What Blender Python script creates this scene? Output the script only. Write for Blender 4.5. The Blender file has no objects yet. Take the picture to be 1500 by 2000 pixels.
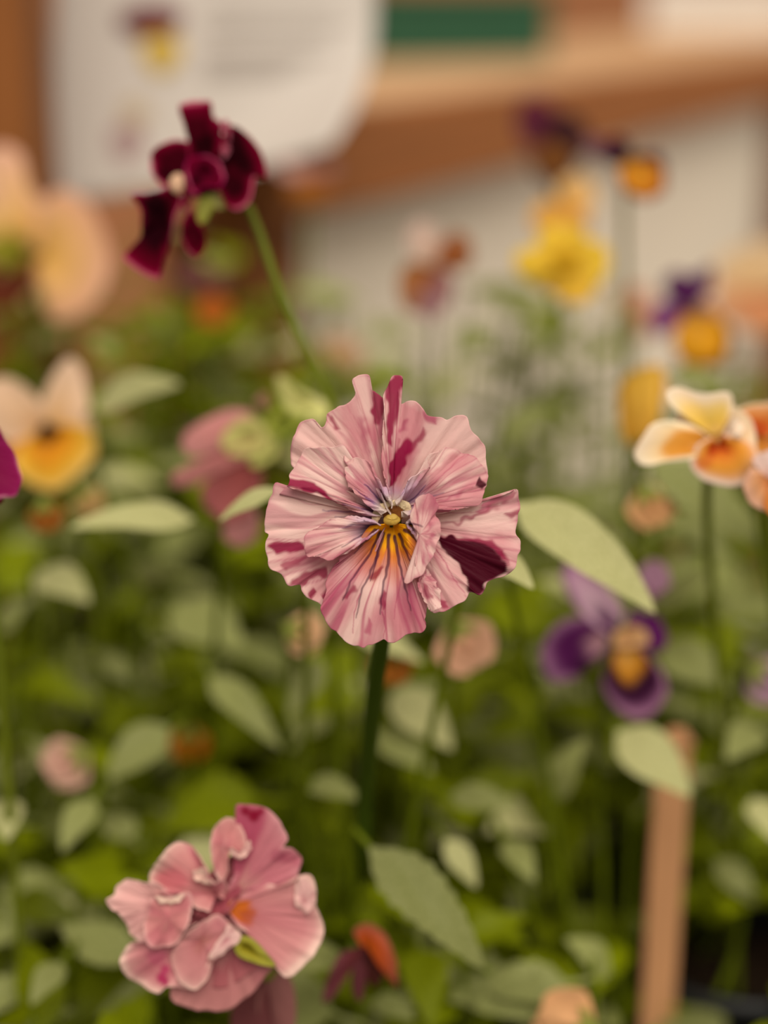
import bpy, math, random
import numpy as np
from mathutils import Vector, Matrix, Euler

# ------------------------------------------------------------------ camera, world, light, exposure
SC = bpy.context.scene
COL = SC.collection
W_PX, H_PX = 1500, 2000
LENS, SENSOR = 50.0, 24.0
F = W_PX * LENS / SENSOR              # focal length in pixels (3125)
PITCH = math.radians(18.0)
CAM_Z = 0.33
D0 = 0.32                             # distance of the flower in focus

cam_data = bpy.data.cameras.new('camera')
cam_data.sensor_fit = 'HORIZONTAL'
cam_data.sensor_width = SENSOR
cam_data.lens = LENS
cam_data.clip_start = 0.01
cam_data.dof.use_dof = True
cam_data.dof.focus_distance = D0 - 0.004
cam_data.dof.aperture_fstop = 3.6
cam = bpy.data.objects.new('camera', cam_data)
COL.objects.link(cam)
cam.location = (0, 0, CAM_Z)
cam.rotation_euler = (math.pi / 2 - PITCH, 0, 0)
SC.camera = cam

world = bpy.data.worlds.new('world')
SC.world = world
world.use_nodes = True
_bg = world.node_tree.nodes['Background']
_bg.inputs['Color'].default_value = (1.0, 0.90, 0.77, 1)
_bg.inputs['Strength'].default_value = 0.44

sun_data = bpy.data.lights.new('daylight', 'SUN')
sun_data.energy = 3.1
sun_data.angle = math.radians(48)
sun_data.color = (1.0, 0.93, 0.82)
sun = bpy.data.objects.new('daylight', sun_data)
COL.objects.link(sun)
sun.rotation_euler = (math.radians(32), math.radians(10), 0)

SC.view_settings.view_transform = 'Standard'
SC.view_settings.look = 'None'
SC.view_settings.gamma = 1
SC.view_settings.use_curve_mapping = False
SC.view_settings.exposure = 0.0

CAM_R = Euler((math.pi / 2 - PITCH, 0, 0)).to_matrix()
CAM_P = Vector((0, 0, CAM_Z))


def P(px, py, d):
    """the world point seen at pixel (px, py) at distance d along the view axis"""
    return CAM_P + CAM_R @ Vector(((px - 750) / F * d, (1000 - py) / F * d, -d))


def proj(p):
    q = CAM_R.transposed() @ (Vector(p) - CAM_P)
    d = -q.z
    if d < 1e-4:
        return None
    return 750 + q.x / d * F, 1000 - q.y / d * F, d


# ------------------------------------------------------------------ helpers
def lin(c):
    c = np.asarray(c, float) / 255.0
    return np.where(c <= 0.04045, c / 12.92, ((c + 0.055) / 1.055) ** 2.4)


def rgba(c):
    l = lin(c)
    return (float(l[0]), float(l[1]), float(l[2]), 1.0)


def hash2(ix, iy, seed):
    n = (ix.astype(np.int64) * 374761393 + iy.astype(np.int64) * 668265263 + seed * 974634777) & 0x7fffffff
    n = ((n ^ (n >> 13)) * 1274126177) & 0x7fffffff
    return ((n ^ (n >> 16)) & 0xffff) / 65535.0


def noise(x, y, seed=0):
    x = np.asarray(x, float); y = np.asarray(y, float)
    x, y = np.broadcast_arrays(x, y)
    ix = np.floor(x); iy = np.floor(y)
    fx = x - ix; fy = y - iy
    fx = fx * fx * (3 - 2 * fx); fy = fy * fy * (3 - 2 * fy)
    a = hash2(ix, iy, seed); b = hash2(ix + 1, iy, seed)
    c = hash2(ix, iy + 1, seed); d = hash2(ix + 1, iy + 1, seed)
    return (a * (1 - fx) + b * fx) * (1 - fy) + (c * (1 - fx) + d * fx) * fy


def sstep(a, b, x):
    t = np.clip((x - a) / (b - a), 0, 1)
    return t * t * (3 - 2 * t)


def mix(a, b, t):
    t = np.asarray(t)[..., None]
    return a * (1 - t) + b * t


def catmull(pts, n, closed=False):
    p = np.asarray(pts, float)
    if closed:
        q = np.vstack([p[-1], p, p[0], p[1]])
    else:
        q = np.vstack([2 * p[0] - p[1], p, 2 * p[-1] - p[-2]])
    segs = len(q) - 3
    dense = []
    for i in range(segs):
        p0, p1, p2, p3 = q[i:i + 4]
        t = np.linspace(0, 1, 24, endpoint=False)[:, None]
        k = 0.42
        m1 = (p2 - p0) * k; m2 = (p3 - p1) * k
        dense.append((2 * t**3 - 3 * t**2 + 1) * p1 + (t**3 - 2 * t**2 + t) * m1
                     + (-2 * t**3 + 3 * t**2) * p2 + (t**3 - t**2) * m2)
    dense.append(q[-2][None, :])
    dense = np.vstack(dense)
    L = np.concatenate([[0], np.cumsum(np.linalg.norm(np.diff(dense, axis=0), axis=1))])
    s = np.linspace(0, L[-1], n, endpoint=not closed)
    out = np.stack([np.interp(s, L, dense[:, k]) for k in range(p.shape[1])], 1)
    return out, s / L[-1], L[-1]


def sdist(px, py, poly):
    """signed distance to a polygon, negative inside"""
    poly = np.asarray(poly, float)
    d = np.full(px.shape, 1e9); inside = np.zeros(px.shape, bool)
    n = len(poly)
    for i in range(n):
        ax, ay = poly[i]; bx, by = poly[(i + 1) % n]
        ex, ey = bx - ax, by - ay
        t = np.clip(((px - ax) * ex + (py - ay) * ey) / (ex * ex + ey * ey + 1e-9), 0, 1)
        d = np.minimum(d, np.hypot(px - ax - t * ex, py - ay - t * ey))
        c = ((ay > py) != (by > py)) & (px < (bx - ax) * (py - ay) / ((by - ay) if by != ay else 1e-9) + ax)
        inside ^= c
    return np.where(inside, -d, d)


def ldist(px, py, line):
    """distance to a polyline and the position along it (0..1)"""
    line = np.asarray(line, float)
    d = np.full(px.shape, 1e9); tt = np.zeros(px.shape)
    n = len(line) - 1
    for i in range(n):
        ax, ay = line[i]; bx, by = line[i + 1]
        ex, ey = bx - ax, by - ay
        t = np.clip(((px - ax) * ex + (py - ay) * ey) / (ex * ex + ey * ey + 1e-9), 0, 1)
        dd = np.hypot(px - ax - t * ex, py - ay - t * ey)
        m = dd < d
        d = np.where(m, dd, d); tt = np.where(m, (i + t) / n, tt)
    return d, tt


def new_mat(name, rough=0.6, spec=0.3):
    m = bpy.data.materials.new(name)
    m.use_nodes = True
    b = m.node_tree.nodes['Principled BSDF']
    b.inputs['Roughness'].default_value = rough
    b.inputs['Specular IOR Level'].default_value = spec
    return m, m.node_tree, b


def petal_material(name, transl=0.3, bump=0.25, rough=0.55, spec=0.12):
    """pigment comes from the mesh's colour attribute; fine veining from a stretched noise"""
    m, nt, b = new_mat(name, rough, spec)
    N, L = nt.nodes, nt.links
    at = N.new('ShaderNodeAttribute'); at.attribute_name = 'pigment'
    tc = N.new('ShaderNodeTexCoord')
    mp = N.new('ShaderNodeMapping'); mp.inputs['Scale'].default_value = (46, 5, 1)
    nz = N.new('ShaderNodeTexNoise'); nz.inputs['Scale'].default_value = 1.0; nz.inputs['Detail'].default_value = 4
    L.new(tc.outputs['UV'], mp.inputs['Vector']); L.new(mp.outputs['Vector'], nz.inputs['Vector'])
    bp = N.new('ShaderNodeBump'); bp.inputs['Strength'].default_value = bump; bp.inputs['Distance'].default_value = 0.0004
    L.new(nz.outputs['Fac'], bp.inputs['Height']); L.new(bp.outputs['Normal'], b.inputs['Normal'])
    L.new(at.outputs['Color'], b.inputs['Base Color'])
    tr = N.new('ShaderNodeBsdfTranslucent'); L.new(at.outputs['Color'], tr.inputs['Color'])
    ms = N.new('ShaderNodeMixShader'); ms.inputs[0].default_value = transl
    L.new(b.outputs[0], ms.inputs[1]); L.new(tr.outputs[0], ms.inputs[2])
    L.new(ms.outputs[0], N['Material Output'].inputs['Surface'])
    return m


def plain_material(name, c, rough=0.6, spec=0.3, var=0.12, scale=30.0, transl=0.0, stretch=(1, 1, 1), rnd=0.0, bump=0.0, c2=None):
    m, nt, b = new_mat(name, rough, spec)
    N, L = nt.nodes, nt.links
    tc = N.new('ShaderNodeTexCoord')
    mp = N.new('ShaderNodeMapping'); mp.inputs['Scale'].default_value = stretch
    nz = N.new('ShaderNodeTexNoise'); nz.inputs['Scale'].default_value = scale; nz.inputs['Detail'].default_value = 5
    L.new(tc.outputs['Object'], mp.inputs['Vector']); L.new(mp.outputs['Vector'], nz.inputs['Vector'])
    rp = N.new('ShaderNodeValToRGB')
    l1 = lin(c); l2 = lin(c2) if c2 is not None else l1
    rp.color_ramp.elements[0].position = 0.3; rp.color_ramp.elements[1].position = 0.7
    rp.color_ramp.elements[0].color = tuple(l1 * (1 - var)) + (1,)
    rp.color_ramp.elements[1].color = tuple(np.minimum(l2 * (1 + var), 1)) + (1,)
    L.new(nz.outputs['Fac'], rp.inputs['Fac'])
    out = rp.outputs['Color']
    if rnd > 0:
        oi = N.new('ShaderNodeObjectInfo')
        hs = N.new('ShaderNodeHueSaturation')
        mr = N.new('ShaderNodeMapRange'); mr.inputs['To Min'].default_value = 1 - rnd; mr.inputs['To Max'].default_value = 1 + rnd
        L.new(oi.outputs['Random'], mr.inputs['Value']); L.new(mr.outputs[0], hs.inputs['Value'])
        L.new(out, hs.inputs['Color']); out = hs.outputs['Color']
    L.new(out, b.inputs['Base Color'])
    if bump > 0:
        bp = N.new('ShaderNodeBump'); bp.inputs['Strength'].default_value = bump; bp.inputs['Distance'].default_value = 0.002
        L.new(nz.outputs['Fac'], bp.inputs['Height']); L.new(bp.outputs['Normal'], b.inputs['Normal'])
    if transl > 0:
        tr = N.new('ShaderNodeBsdfTranslucent'); L.new(out, tr.inputs['Color'])
        ms = N.new('ShaderNodeMixShader'); ms.inputs[0].default_value = transl
        L.new(b.outputs[0], ms.inputs[1]); L.new(tr.outputs[0], ms.inputs[2])
        L.new(ms.outputs[0], N['Material Output'].inputs['Surface'])
    return m


def link(o, parent=None):
    COL.objects.link(o)
    if parent is not None:
        o.parent = parent
    return o


def tag(o, label=None, cat=None, group=None, kind=None):
    if label: o['label'] = label
    if cat: o['category'] = cat
    if group: o['group'] = group
    if kind: o['kind'] = kind
    return o


def empty(name, loc=(0, 0, 0), rot=None):
    o = bpy.data.objects.new(name, None)
    o.empty_display_size = 0.01
    COL.objects.link(o)
    o.location = loc
    if rot is not None:
        o.rotation_euler = rot
    return o


def mesh_obj(name, verts, faces, mat, parent=None, smooth=True):
    me = bpy.data.meshes.new(name)
    me.from_pydata([tuple(v) for v in verts], [], faces)
    if smooth:
        me.polygons.foreach_set('use_smooth', [True] * len(me.polygons))
    me.materials.append(mat)
    me.update()
    return link(bpy.data.objects.new(name, me), parent)


def box(name, size, mat, parent=None, loc=(0, 0, 0), rot=(0, 0, 0), bevel=0.002):
    sx, sy, sz = [s / 2 for s in size]
    v = [(x, y, z) for x in (-sx, sx) for y in (-sy, sy) for z in (-sz, sz)]
    f = [(0, 1, 3, 2), (4, 6, 7, 5), (0, 4, 5, 1), (2, 3, 7, 6), (0, 2, 6, 4), (1, 5, 7, 3)]
    o = mesh_obj(name, v, f, mat, parent, smooth=False)
    o.location = loc; o.rotation_euler = rot
    if bevel:
        b = o.modifiers.new('bevel', 'BEVEL'); b.width = bevel; b.segments = 2
    return o


def tube_geo(pts, radii, n=40, sides=8):
    c, s, _ = catmull(np.asarray(pts, float), n)
    r = np.interp(s, np.linspace(0, 1, len(radii)), radii)
    V, Fc = [], []
    up = np.array([0.31, 0.92, 0.23])
    for i in range(n):
        t = c[min(i + 1, n - 1)] - c[max(i - 1, 0)]
        t = t / (np.linalg.norm(t) + 1e-12)
        a = np.cross(t, up); a /= (np.linalg.norm(a) + 1e-12)
        b = np.cross(t, a)
        for k in range(sides):
            w = 2 * math.pi * k / sides
            V.append(c[i] + r[i] * (math.cos(w) * a + math.sin(w) * b))
    for i in range(n - 1):
        for k in range(sides):
            k2 = (k + 1) % sides
            Fc.append((i * sides + k, i * sides + k2, (i + 1) * sides + k2, (i + 1) * sides + k))
    Fc.append(tuple(range(sides - 1, -1, -1)))
    Fc.append(tuple(range((n - 1) * sides, n * sides)))
    return V, Fc


def tube(name, pts, radii, mat, parent=None, n=40, sides=8):
    V, Fc = tube_geo(pts, radii, n, sides)
    o = mesh_obj(name, V, Fc, mat, None)
    if parent is not None:                       # points are world points: take them into the parent's frame
        o.parent = parent
        M = Matrix.LocRotScale(parent.location, parent.rotation_euler, None).inverted()
        o.data.transform(M)
    return o


# ------------------------------------------------------------------ materials
M_PETAL = petal_material('ruffled_petal', 0.20, 0.5)
M_VELVET = petal_material('velvet_petal', 0.08, 0.15, 0.85, 0.03)
M_STEM = plain_material('flower_stem_green', (112, 122, 22), 0.5, 0.3, 0.12, 60, 0.15)
M_STEM_DARK = plain_material('flower_stem_dark_green', (58, 76, 8), 0.5, 0.2, 0.12, 60, 0.1)
M_STALK = plain_material('leaf_stalk', (98, 110, 6), 0.5, 0.2, 0.15, 60, 0.15, rnd=0.25)
M_LEAF = plain_material('viola_leaf', (104, 118, 2), 0.5, 0.14, 0.16, 45, 0.36, rnd=0.42, c2=(134, 142, 4))
M_LEAF_PALE = plain_material('viola_leaf_pale', (174, 173, 112), 0.55, 0.15, 0.10, 40, 0.2, rnd=0.14, c2=(190, 187, 134))
M_LEAF_SAGE = plain_material('viola_leaf_sage', (136, 142, 76), 0.55, 0.18, 0.12, 40, 0.25, rnd=0.26, c2=(152, 154, 96))
M_SEPAL = plain_material('sepal_green', (142, 146, 34), 0.5, 0.3, 0.12, 120, 0.25)
M_SEPAL_PALE = plain_material('sepal_pale', (200, 198, 124), 0.5, 0.3, 0.08, 120, 0.25)
M_SOIL = plain_material('dark_compost', (40, 28, 18), 0.95, 0.1, 0.5, 160, bump=0.8)
M_POT = plain_material('black_plastic_pot', (20, 20, 20), 0.45, 0.4, 0.1, 60)
M_WOOD_TOP = plain_material('shelf_board_wood', (198, 158, 118), 0.6, 0.25, 0.10, 7, stretch=(1, 14, 14))
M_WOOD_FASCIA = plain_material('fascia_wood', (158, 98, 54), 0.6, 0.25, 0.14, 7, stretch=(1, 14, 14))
M_WOOD_POST = plain_material('post_wood', (142, 86, 42), 0.65, 0.2, 0.16, 7, stretch=(14, 14, 1))
M_STAKE = plain_material('stake_wood', (206, 150, 106), 0.7, 0.2, 0.10, 30, stretch=(8, 8, 1))
M_WHITE_BOARD = plain_material('white_board', (236, 222, 202), 0.7, 0.2, 0.03, 8)
M_PAPER = plain_material('sign_paper', (200, 190, 181), 0.55, 0.3, 0.02, 8)
M_INK = plain_material('grey_ink', (184, 173, 164), 0.7, 0.1, 0.03, 40)
M_PRINT_MAROON = plain_material('print_maroon', (98, 30, 42), 0.6, 0.2, 0.15, 60)
M_PRINT_YELLOW = plain_material('print_yellow', (196, 164, 74), 0.6, 0.2, 0.12, 60)
M_PRINT_MAUVE = plain_material('print_mauve', (166, 136, 134), 0.6, 0.2, 0.08, 60)
M_PRINT_TAN = plain_material('print_tan', (186, 166, 136), 0.6, 0.2, 0.08, 60)
M_GREEN_CRATE = plain_material('green_crate_plastic', (40, 84, 60), 0.5, 0.3, 0.06, 20)
M_WALL = plain_material('brown_back_wall', (160, 106, 72), 0.8, 0.1, 0.08, 3)
M_WHITE_BOX = plain_material('white_carton', (240, 236, 228), 0.6, 0.2, 0.02, 8)
M_GAP_DARK = plain_material('gap_dark', (38, 36, 36), 0.6, 0.3, 0.1, 20)  # near-black colour painted for the dark gap past the white panel

# ------------------------------------------------------------------ the setting
def plane_struct(name, v, mat):
    o = mesh_obj(name, v, [(0, 1, 2, 3)], mat, smooth=False)
    tag(o, kind='structure')
    return o


wall = box('wall_back', (5.0, 0.06, 2.4), M_WALL, loc=(0.9, 3.0, 0.3), bevel=0)
tag(wall, kind='structure')

# compost bed with a crumbly surface
rng = np.random.default_rng(3)
nx, ny = 120, 90
gx = np.linspace(-0.55, 0.75, nx); gy = np.linspace(0.12, 0.80, ny)
X, Y = np.meshgrid(gx, gy)
Z = -0.006 + 0.010 * (noise(X * 90, Y * 90, 4) - 0.5) + 0.006 * (noise(X * 230, Y * 230, 5) - 0.5)
sv = np.stack([X.ravel(), Y.ravel(), Z.ravel()], 1)
sf = [(j * nx + i, j * nx + i + 1, (j + 1) * nx + i + 1, (j + 1) * nx + i) for j in range(ny - 1) for i in range(nx - 1)]
soil = mesh_obj('ground', sv, sf, M_SOIL)
sm = soil.modifiers.new('depth', 'SOLIDIFY'); sm.thickness = 0.05; sm.offset = -1
tag(soil, kind='structure')

# display shelf that recedes to the right
AZ = math.radians(26.5)
SD = Vector((math.sin(AZ), math.cos(AZ), 0))       # along the shelf
SN = Vector((math.cos(AZ), -math.sin(AZ), 0))      # out of its front
p0 = P(720, 207, 0.85)
shelf = empty('display_shelf', (p0.x, p0.y, p0.z), (0, 0, math.pi / 2 - AZ))
# local frame: x along the shelf, y away from the front, z up
tag(shelf, 'long wooden shelf with pale top and brown front edge behind the flowers', 'shelf')
for k in range(3):
    box('board', (2.45, 0.128, 0.018), M_WOOD_TOP, shelf, (1.105, 0.066 + k * 0.131, -0.009), bevel=0.0015)
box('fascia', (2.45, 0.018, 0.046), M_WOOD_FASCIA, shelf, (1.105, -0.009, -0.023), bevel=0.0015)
box('leg', (0.05, 0.05, 0.36), M_WOOD_POST, shelf, (-0.092, 0.03, -0.225), bevel=0.002)
box('leg', (0.05, 0.05, 0.36), M_WOOD_POST, shelf, (2.1, 0.03, -0.225), bevel=0.002)
pan = box('front_panel', (1.02, 0.008, 0.34), M_WHITE_BOARD, shelf, (0.43, 0.012, -0.215), bevel=0.001)
pan['label'] = 'white panel closing the front under the shelf'
dp = box('dark_gap_block', (0.06, 0.06, 0.40), M_GAP_DARK, None,  # added block, its dark colour stands in for the gap beyond the panel
         shelf.matrix_basis @ Vector((0.985, -0.055, -0.25)), (0, 0, math.pi / 2 - AZ), 0.003)
tag(dp, 'dark upright block standing in for the dark gap at the far end of the white panel', 'post')


def on_shelf(px, py, z=0.0):
    """the point of the shelf top seen at a pixel"""
    q = P(px, py, 1.0) - CAM_P
    return CAM_P + q * ((p0.z - CAM_Z) / q.z) + Vector((0, 0, z))


cr = empty('green_crate', on_shelf(862, 114), (0, 0, 0.35))
tag(cr, 'dark green plastic crate standing on the shelf beside the paper sign', 'crate')
box('base', (0.17, 0.10, 0.004), M_GREEN_CRATE, cr, (0, 0, 0.002), bevel=0.0006)
for sx in (-1, 1):
    box('side_panel', (0.004, 0.10, 0.05), M_GREEN_CRATE, cr, (sx * 0.083, 0, 0.029), bevel=0.0006)
    box('side_panel', (0.162, 0.004, 0.05), M_GREEN_CRATE, cr, (0, sx * 0.048, 0.029), bevel=0.0006)
    box('rim', (0.176, 0.008, 0.006), M_GREEN_CRATE, cr, (0, sx * 0.049, 0.057), bevel=0.001)

wb = empty('white_carton', on_shelf(1470, 58), (0, 0, math.pi / 2 - AZ))
tag(wb, 'bright white carton lying on the far right of the shelf', 'carton')
box('body', (0.50, 0.20, 0.06), M_WHITE_BOX, wb, (0, 0, 0.03), bevel=0.002)
box('lid', (0.506, 0.206, 0.012), M_WHITE_BOX, wb, (0, 0, 0.066), bevel=0.002)

post = empty('wooden_post', (P(-102, 300, 0.69).x, P(-102, 300, 0.69).y, -0.03))
tag(post, 'brown wooden post standing left of the paper sign', 'post')
box('upright', (0.085, 0.05, 0.9), M_WOOD_POST, post, (0, 0, 0.45), bevel=0.003)
box('cap', (0.093, 0.058, 0.012), M_WOOD_POST, post, (0, 0, 0.906), bevel=0.003)

# paper sign, a sheet that curls at its lower right corner
SGD = 0.74
sign = empty('paper_sign', P(400, 200, SGD), Euler((math.pi / 2 - PITCH, 0, 0)))
tag(sign, 'white printed paper sign with pansy pictures and grey lines, behind the maroon flower', 'sign')
su = SGD / F


def sign_pt(a, b):
    """a 0..1 left to right, b 0..1 top to bottom"""
    tl, tr, bl, br = np.array([112, -170]), np.array([775, -190]), np.array([86, 405]), np.array([655, 338])
    q = (tl * (1 - a) + tr * a) * (1 - b) + (bl * (1 - a) + br * a) * b
    q[0] += 36 * a * 4 * max(0, b - 0.35) * (1 - b) / 0.65
    z = 0.012 * math.sin(a * 2.6) + 0.03 * max(0, a + b - 1.35) ** 2 * 4
    return ((q[0] - 400) * su, -(q[1] - 200) * su, z)


na, nb = 30, 30
v = [sign_pt(i / (na - 1), j / (nb - 1)) for j in range(nb) for i in range(na)]
f = [(j * na + i, (j + 1) * na + i, (j + 1) * na + i + 1, j * na + i + 1) for j in range(nb - 1) for i in range(na - 1)]
sh = mesh_obj('sheet', v, f, M_PAPER, sign)
so = sh.modifiers.new('thickness', 'SOLIDIFY'); so.thickness = 0.0006; so.offset = -1
st = box('stake', (0.022, 0.008, 0.60), M_WOOD_POST, None, bevel=0.001)
st.parent = sign
st.data.transform(Matrix.Rotation(-(math.pi / 2 - PITCH), 4, 'X'))
_q = CAM_R.transposed() @ (Vector((sign.location.x + 0.01, sign.location.y + 0.020, 0.28)) - sign.location)
st.location = _q


def print_patch(name, pts, mat, lift=0.0012):
    out, s, _ = catmull(pts, 40, True)
    c = out.mean(0)
    def to3(q):
        # invert the sheet map roughly: the sheet's height at that pixel
        a = min(max((q[0] - 95) / 620, 0), 1); b = min(max((q[1] + 175) / 560, 0), 1)
        z = 0.012 * math.sin(a * 2.6) + 0.03 * max(0, a + b - 1.35) ** 2 * 4
        return ((q[0] - 400) * su, -(q[1] - 200) * su, z + lift)
    V = [to3(c)] + [to3(q) for q in out]
    Fc = [(0, (i + 1) % 40 + 1, i + 1) for i in range(40)]
    return mesh_obj(name, V, Fc, mat, sign)


print_patch('printed_flower', [(240, 40), (300, 22), (362, 40), (350, 72), (300, 84), (246, 70)], M_PRINT_MAROON)['label'] = 'printed maroon petals'
print_patch('printed_flower', [(282, 86), (320, 78), (362, 96), (352, 140), (318, 160), (290, 130)], M_PRINT_YELLOW)['label'] = 'printed yellow petal'
print_patch('printed_flower', [(225, 262), (258, 248), (285, 268), (280, 312), (248, 326), (226, 300)], M_PRINT_MAUVE)['label'] = 'printed faded mauve petals'
print_patch('printed_flower', [(245, 215), (275, 205), (300, 225), (285, 250), (250, 246)], M_PRINT_TAN)['label'] = 'printed tan petals'
for (x0, x1, y) in ((420, 650, 20), (415, 690, 66), (418, 640, 84), (410, 660, 126), (412, 610, 144), (408, 560, 162)):
    print_patch('printed_line', [(x0, y - 4), ((x0 + x1) / 2, y - 6), (x1, y - 9), (x1, y - 1), ((x0 + x1) / 2, y + 2), (x0, y + 4)], M_INK)

# ------------------------------------------------------------------ petals
def petal(parent, outline, root, unit, center, colfn, z=0.0, zr=0.0, cup=0.0, ruf=(12, 5, 1), wob=0.0, wobf=30,
          nu=60, nv=26, closed=False, mat=None, name='petal', fine=0.0, bend=0.0, thick=0.00022, zfn=None, frill=0.0):
    pts, s, L = catmull(outline, nu, closed)
    root = np.asarray(root, float)
    if wob:
        t = np.gradient(pts, axis=0); t /= (np.linalg.norm(t, axis=1)[:, None] + 1e-9)
        nrm = np.stack([t[:, 1], -t[:, 0]], 1)
        pts = pts + nrm * (wob * ((noise(s * wobf, 0.5, ruf[2] + 50) - 0.5) * 1.6 + (noise(s * wobf * 2.7, 0.5, ruf[2] + 51) - 0.5) * 0.8))[:, None]
    v = np.linspace(0.001 if closed else 0.03, 1, nv) ** 0.92
    U, Vv = np.meshgrid(s, v)
    XY = root[None, None, :] + (pts[None, :, :] - root) * Vv[..., None]
    if bend:
        d = pts - root
        perp = np.stack([-d[:, 1], d[:, 0]], 1)
        XY = XY + perp[None] * (bend * np.sin(math.pi * Vv))[..., None]
    amp, fr, sd = ruf
    if closed:
        n1 = noise(np.cos(U * 2 * math.pi) * fr * 0.3 + 7, np.sin(U * 2 * math.pi) * fr * 0.3 + 7, sd) - 0.5
    else:
        n1 = noise(U * fr, Vv * 0.8, sd) - 0.5
    Wz = sstep(0, 0.6, Vv)
    Zc = (zr * (1 - Wz) if closed else zr * (1 - Vv)) + z * Wz + cup * Vv ** 2 + amp * 2 * n1 * Vv ** 1.5
    if fine and not closed:
        Zc = Zc + fine * (np.abs(noise(U * fr * 5, Vv * 1.5, sd + 9) - 0.5) * 2) * Vv
    if frill:
        k2 = L / 42.0
        if closed:
            k2 = round(k2)
        Zc = Zc + frill * 2 * (noise(U * k2, 0.5 + 0.6 * Vv, sd + 21) - 0.5) * sstep(0.6, 1.0, Vv)
    if zfn is not None:
        Zc = Zc + zfn(XY[..., 0], XY[..., 1], U, Vv)
    colr = np.clip(colfn(XY[..., 0], XY[..., 1], U, Vv), 0, 1)
    n = XY.shape[1]
    verts = np.stack([(XY[..., 0] - center[0]) * unit, -(XY[..., 1] - center[1]) * unit, Zc * unit], -1).reshape(-1, 3)
    rows, cols = XY.shape[:2]
    wrap = cols if closed else cols - 1
    j, i = np.meshgrid(np.arange(rows - 1), np.arange(wrap), indexing='ij')
    i2 = (i + 1) % cols
    faces = np.stack([j * cols + i, (j + 1) * cols + i, (j + 1) * cols + i2, j * cols + i2], -1).reshape(-1, 4)
    # keep the faces turned to the viewer
    q = verts[faces[len(faces) // 2]]
    if np.cross(q[1] - q[0], q[2] - q[0])[2] < 0:
        faces = faces[:, ::-1]
    me = bpy.data.meshes.new(name)
    me.vertices.add(len(verts)); me.vertices.foreach_set('co', verts.ravel())
    me.loops.add(faces.size); me.loops.foreach_set('vertex_index', faces.ravel().astype(np.int32))
    me.polygons.add(len(faces))
    me.polygons.foreach_set('loop_start', np.arange(0, faces.size, 4, dtype=np.int32))
    me.update(calc_edges=True)
    me.polygons.foreach_set('use_smooth', np.ones(len(faces), bool))
    ca = me.color_attributes.new('pigment', 'FLOAT_COLOR', 'POINT')
    rgba_ = np.concatenate([colr.reshape(-1, 3), np.ones((len(verts), 1))], 1)
    ca.data.foreach_set('color', rgba_.ravel().astype(np.float32))
    uv = me.uv_layers.new(name='UVMap')
    uvv = np.stack([U, Vv], -1).reshape(-1, 2)[faces.ravel()]
    uv.data.foreach_set('uv', uvv.ravel().astype(np.float32))
    me.materials.append(mat or M_PETAL)
    me.validate()
    o = link(bpy.data.objects.new(name, me), parent)
    if thick:
        sm = o.modifiers.new('thickness', 'SOLIDIFY'); sm.thickness = thick; sm.offset = 0
    return o


def shades(stops, streak=0.25, scol=None, sf=9, seed=1, spots=(), edge=None, edgew=0.06):
    """colour along the petal from root to rim, with radial streaks, pigment spots and a rim"""
    vs = [a for a, _ in stops]
    cs = np.array([lin(c) for _, c in stops])
    sc_ = lin(scol) if scol is not None else None

    def fn(x, y, u, v):
        vv = np.clip(v + 0.14 * (noise(u * 7, v * 2, seed + 3) - 0.5), 0, 1)
        c = np.stack([np.interp(vv, vs, cs[:, k]) for k in range(3)], -1)
        n = noise(u * sf, v * 1.3, seed)
        if sc_ is not None:
            c = mix(c, sc_, np.clip(streak * sstep(0.5, 0.85, n), 0, 1))
        else:
            c = c * (1 + streak * (n - 0.5))[..., None]
        for (cx, cy, r, col, a) in spots:
            d = np.hypot(x + r * 1.1 * (noise(u * 9, v * 1.2, seed + 31) - 0.5) - cx, y + r * 1.1 * (noise(u * 9, v * 1.2, seed + 32) - 0.5) - cy)
            c = mix(c, lin(col), a * (1 - sstep(r * 0.5, r * 1.15, d)))
        if edge is not None:
            c = mix(c, lin(edge), sstep(1 - edgew, 1 - edgew * 0.3, v))
        return c
    return fn


# ------------------------------------------------------------------ flower in focus: striped pink ruffled pansy
CU = 0.38 * D0 / F                     # metres for one unit of the close study of this flower
CC = (755, 800)
fl = empty('pansy_flower', P(480 + 0.38 * CC[0], 700 + 0.38 * CC[1], D0), Euler((math.pi / 2 - PITCH, 0, 0)))
tag(fl, 'sharp pink ruffled pansy with magenta streaks and yellow throat at the centre', 'flower')

PALE, PINK, ROSE, MAG, DARK = (238, 200, 192), (212, 138, 146), (180, 74, 106), (150, 14, 66), (74, 2, 26)
LILAC, VIOL, VEIN = (206, 172, 200), (92, 48, 110), (70, 18, 52)


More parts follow.
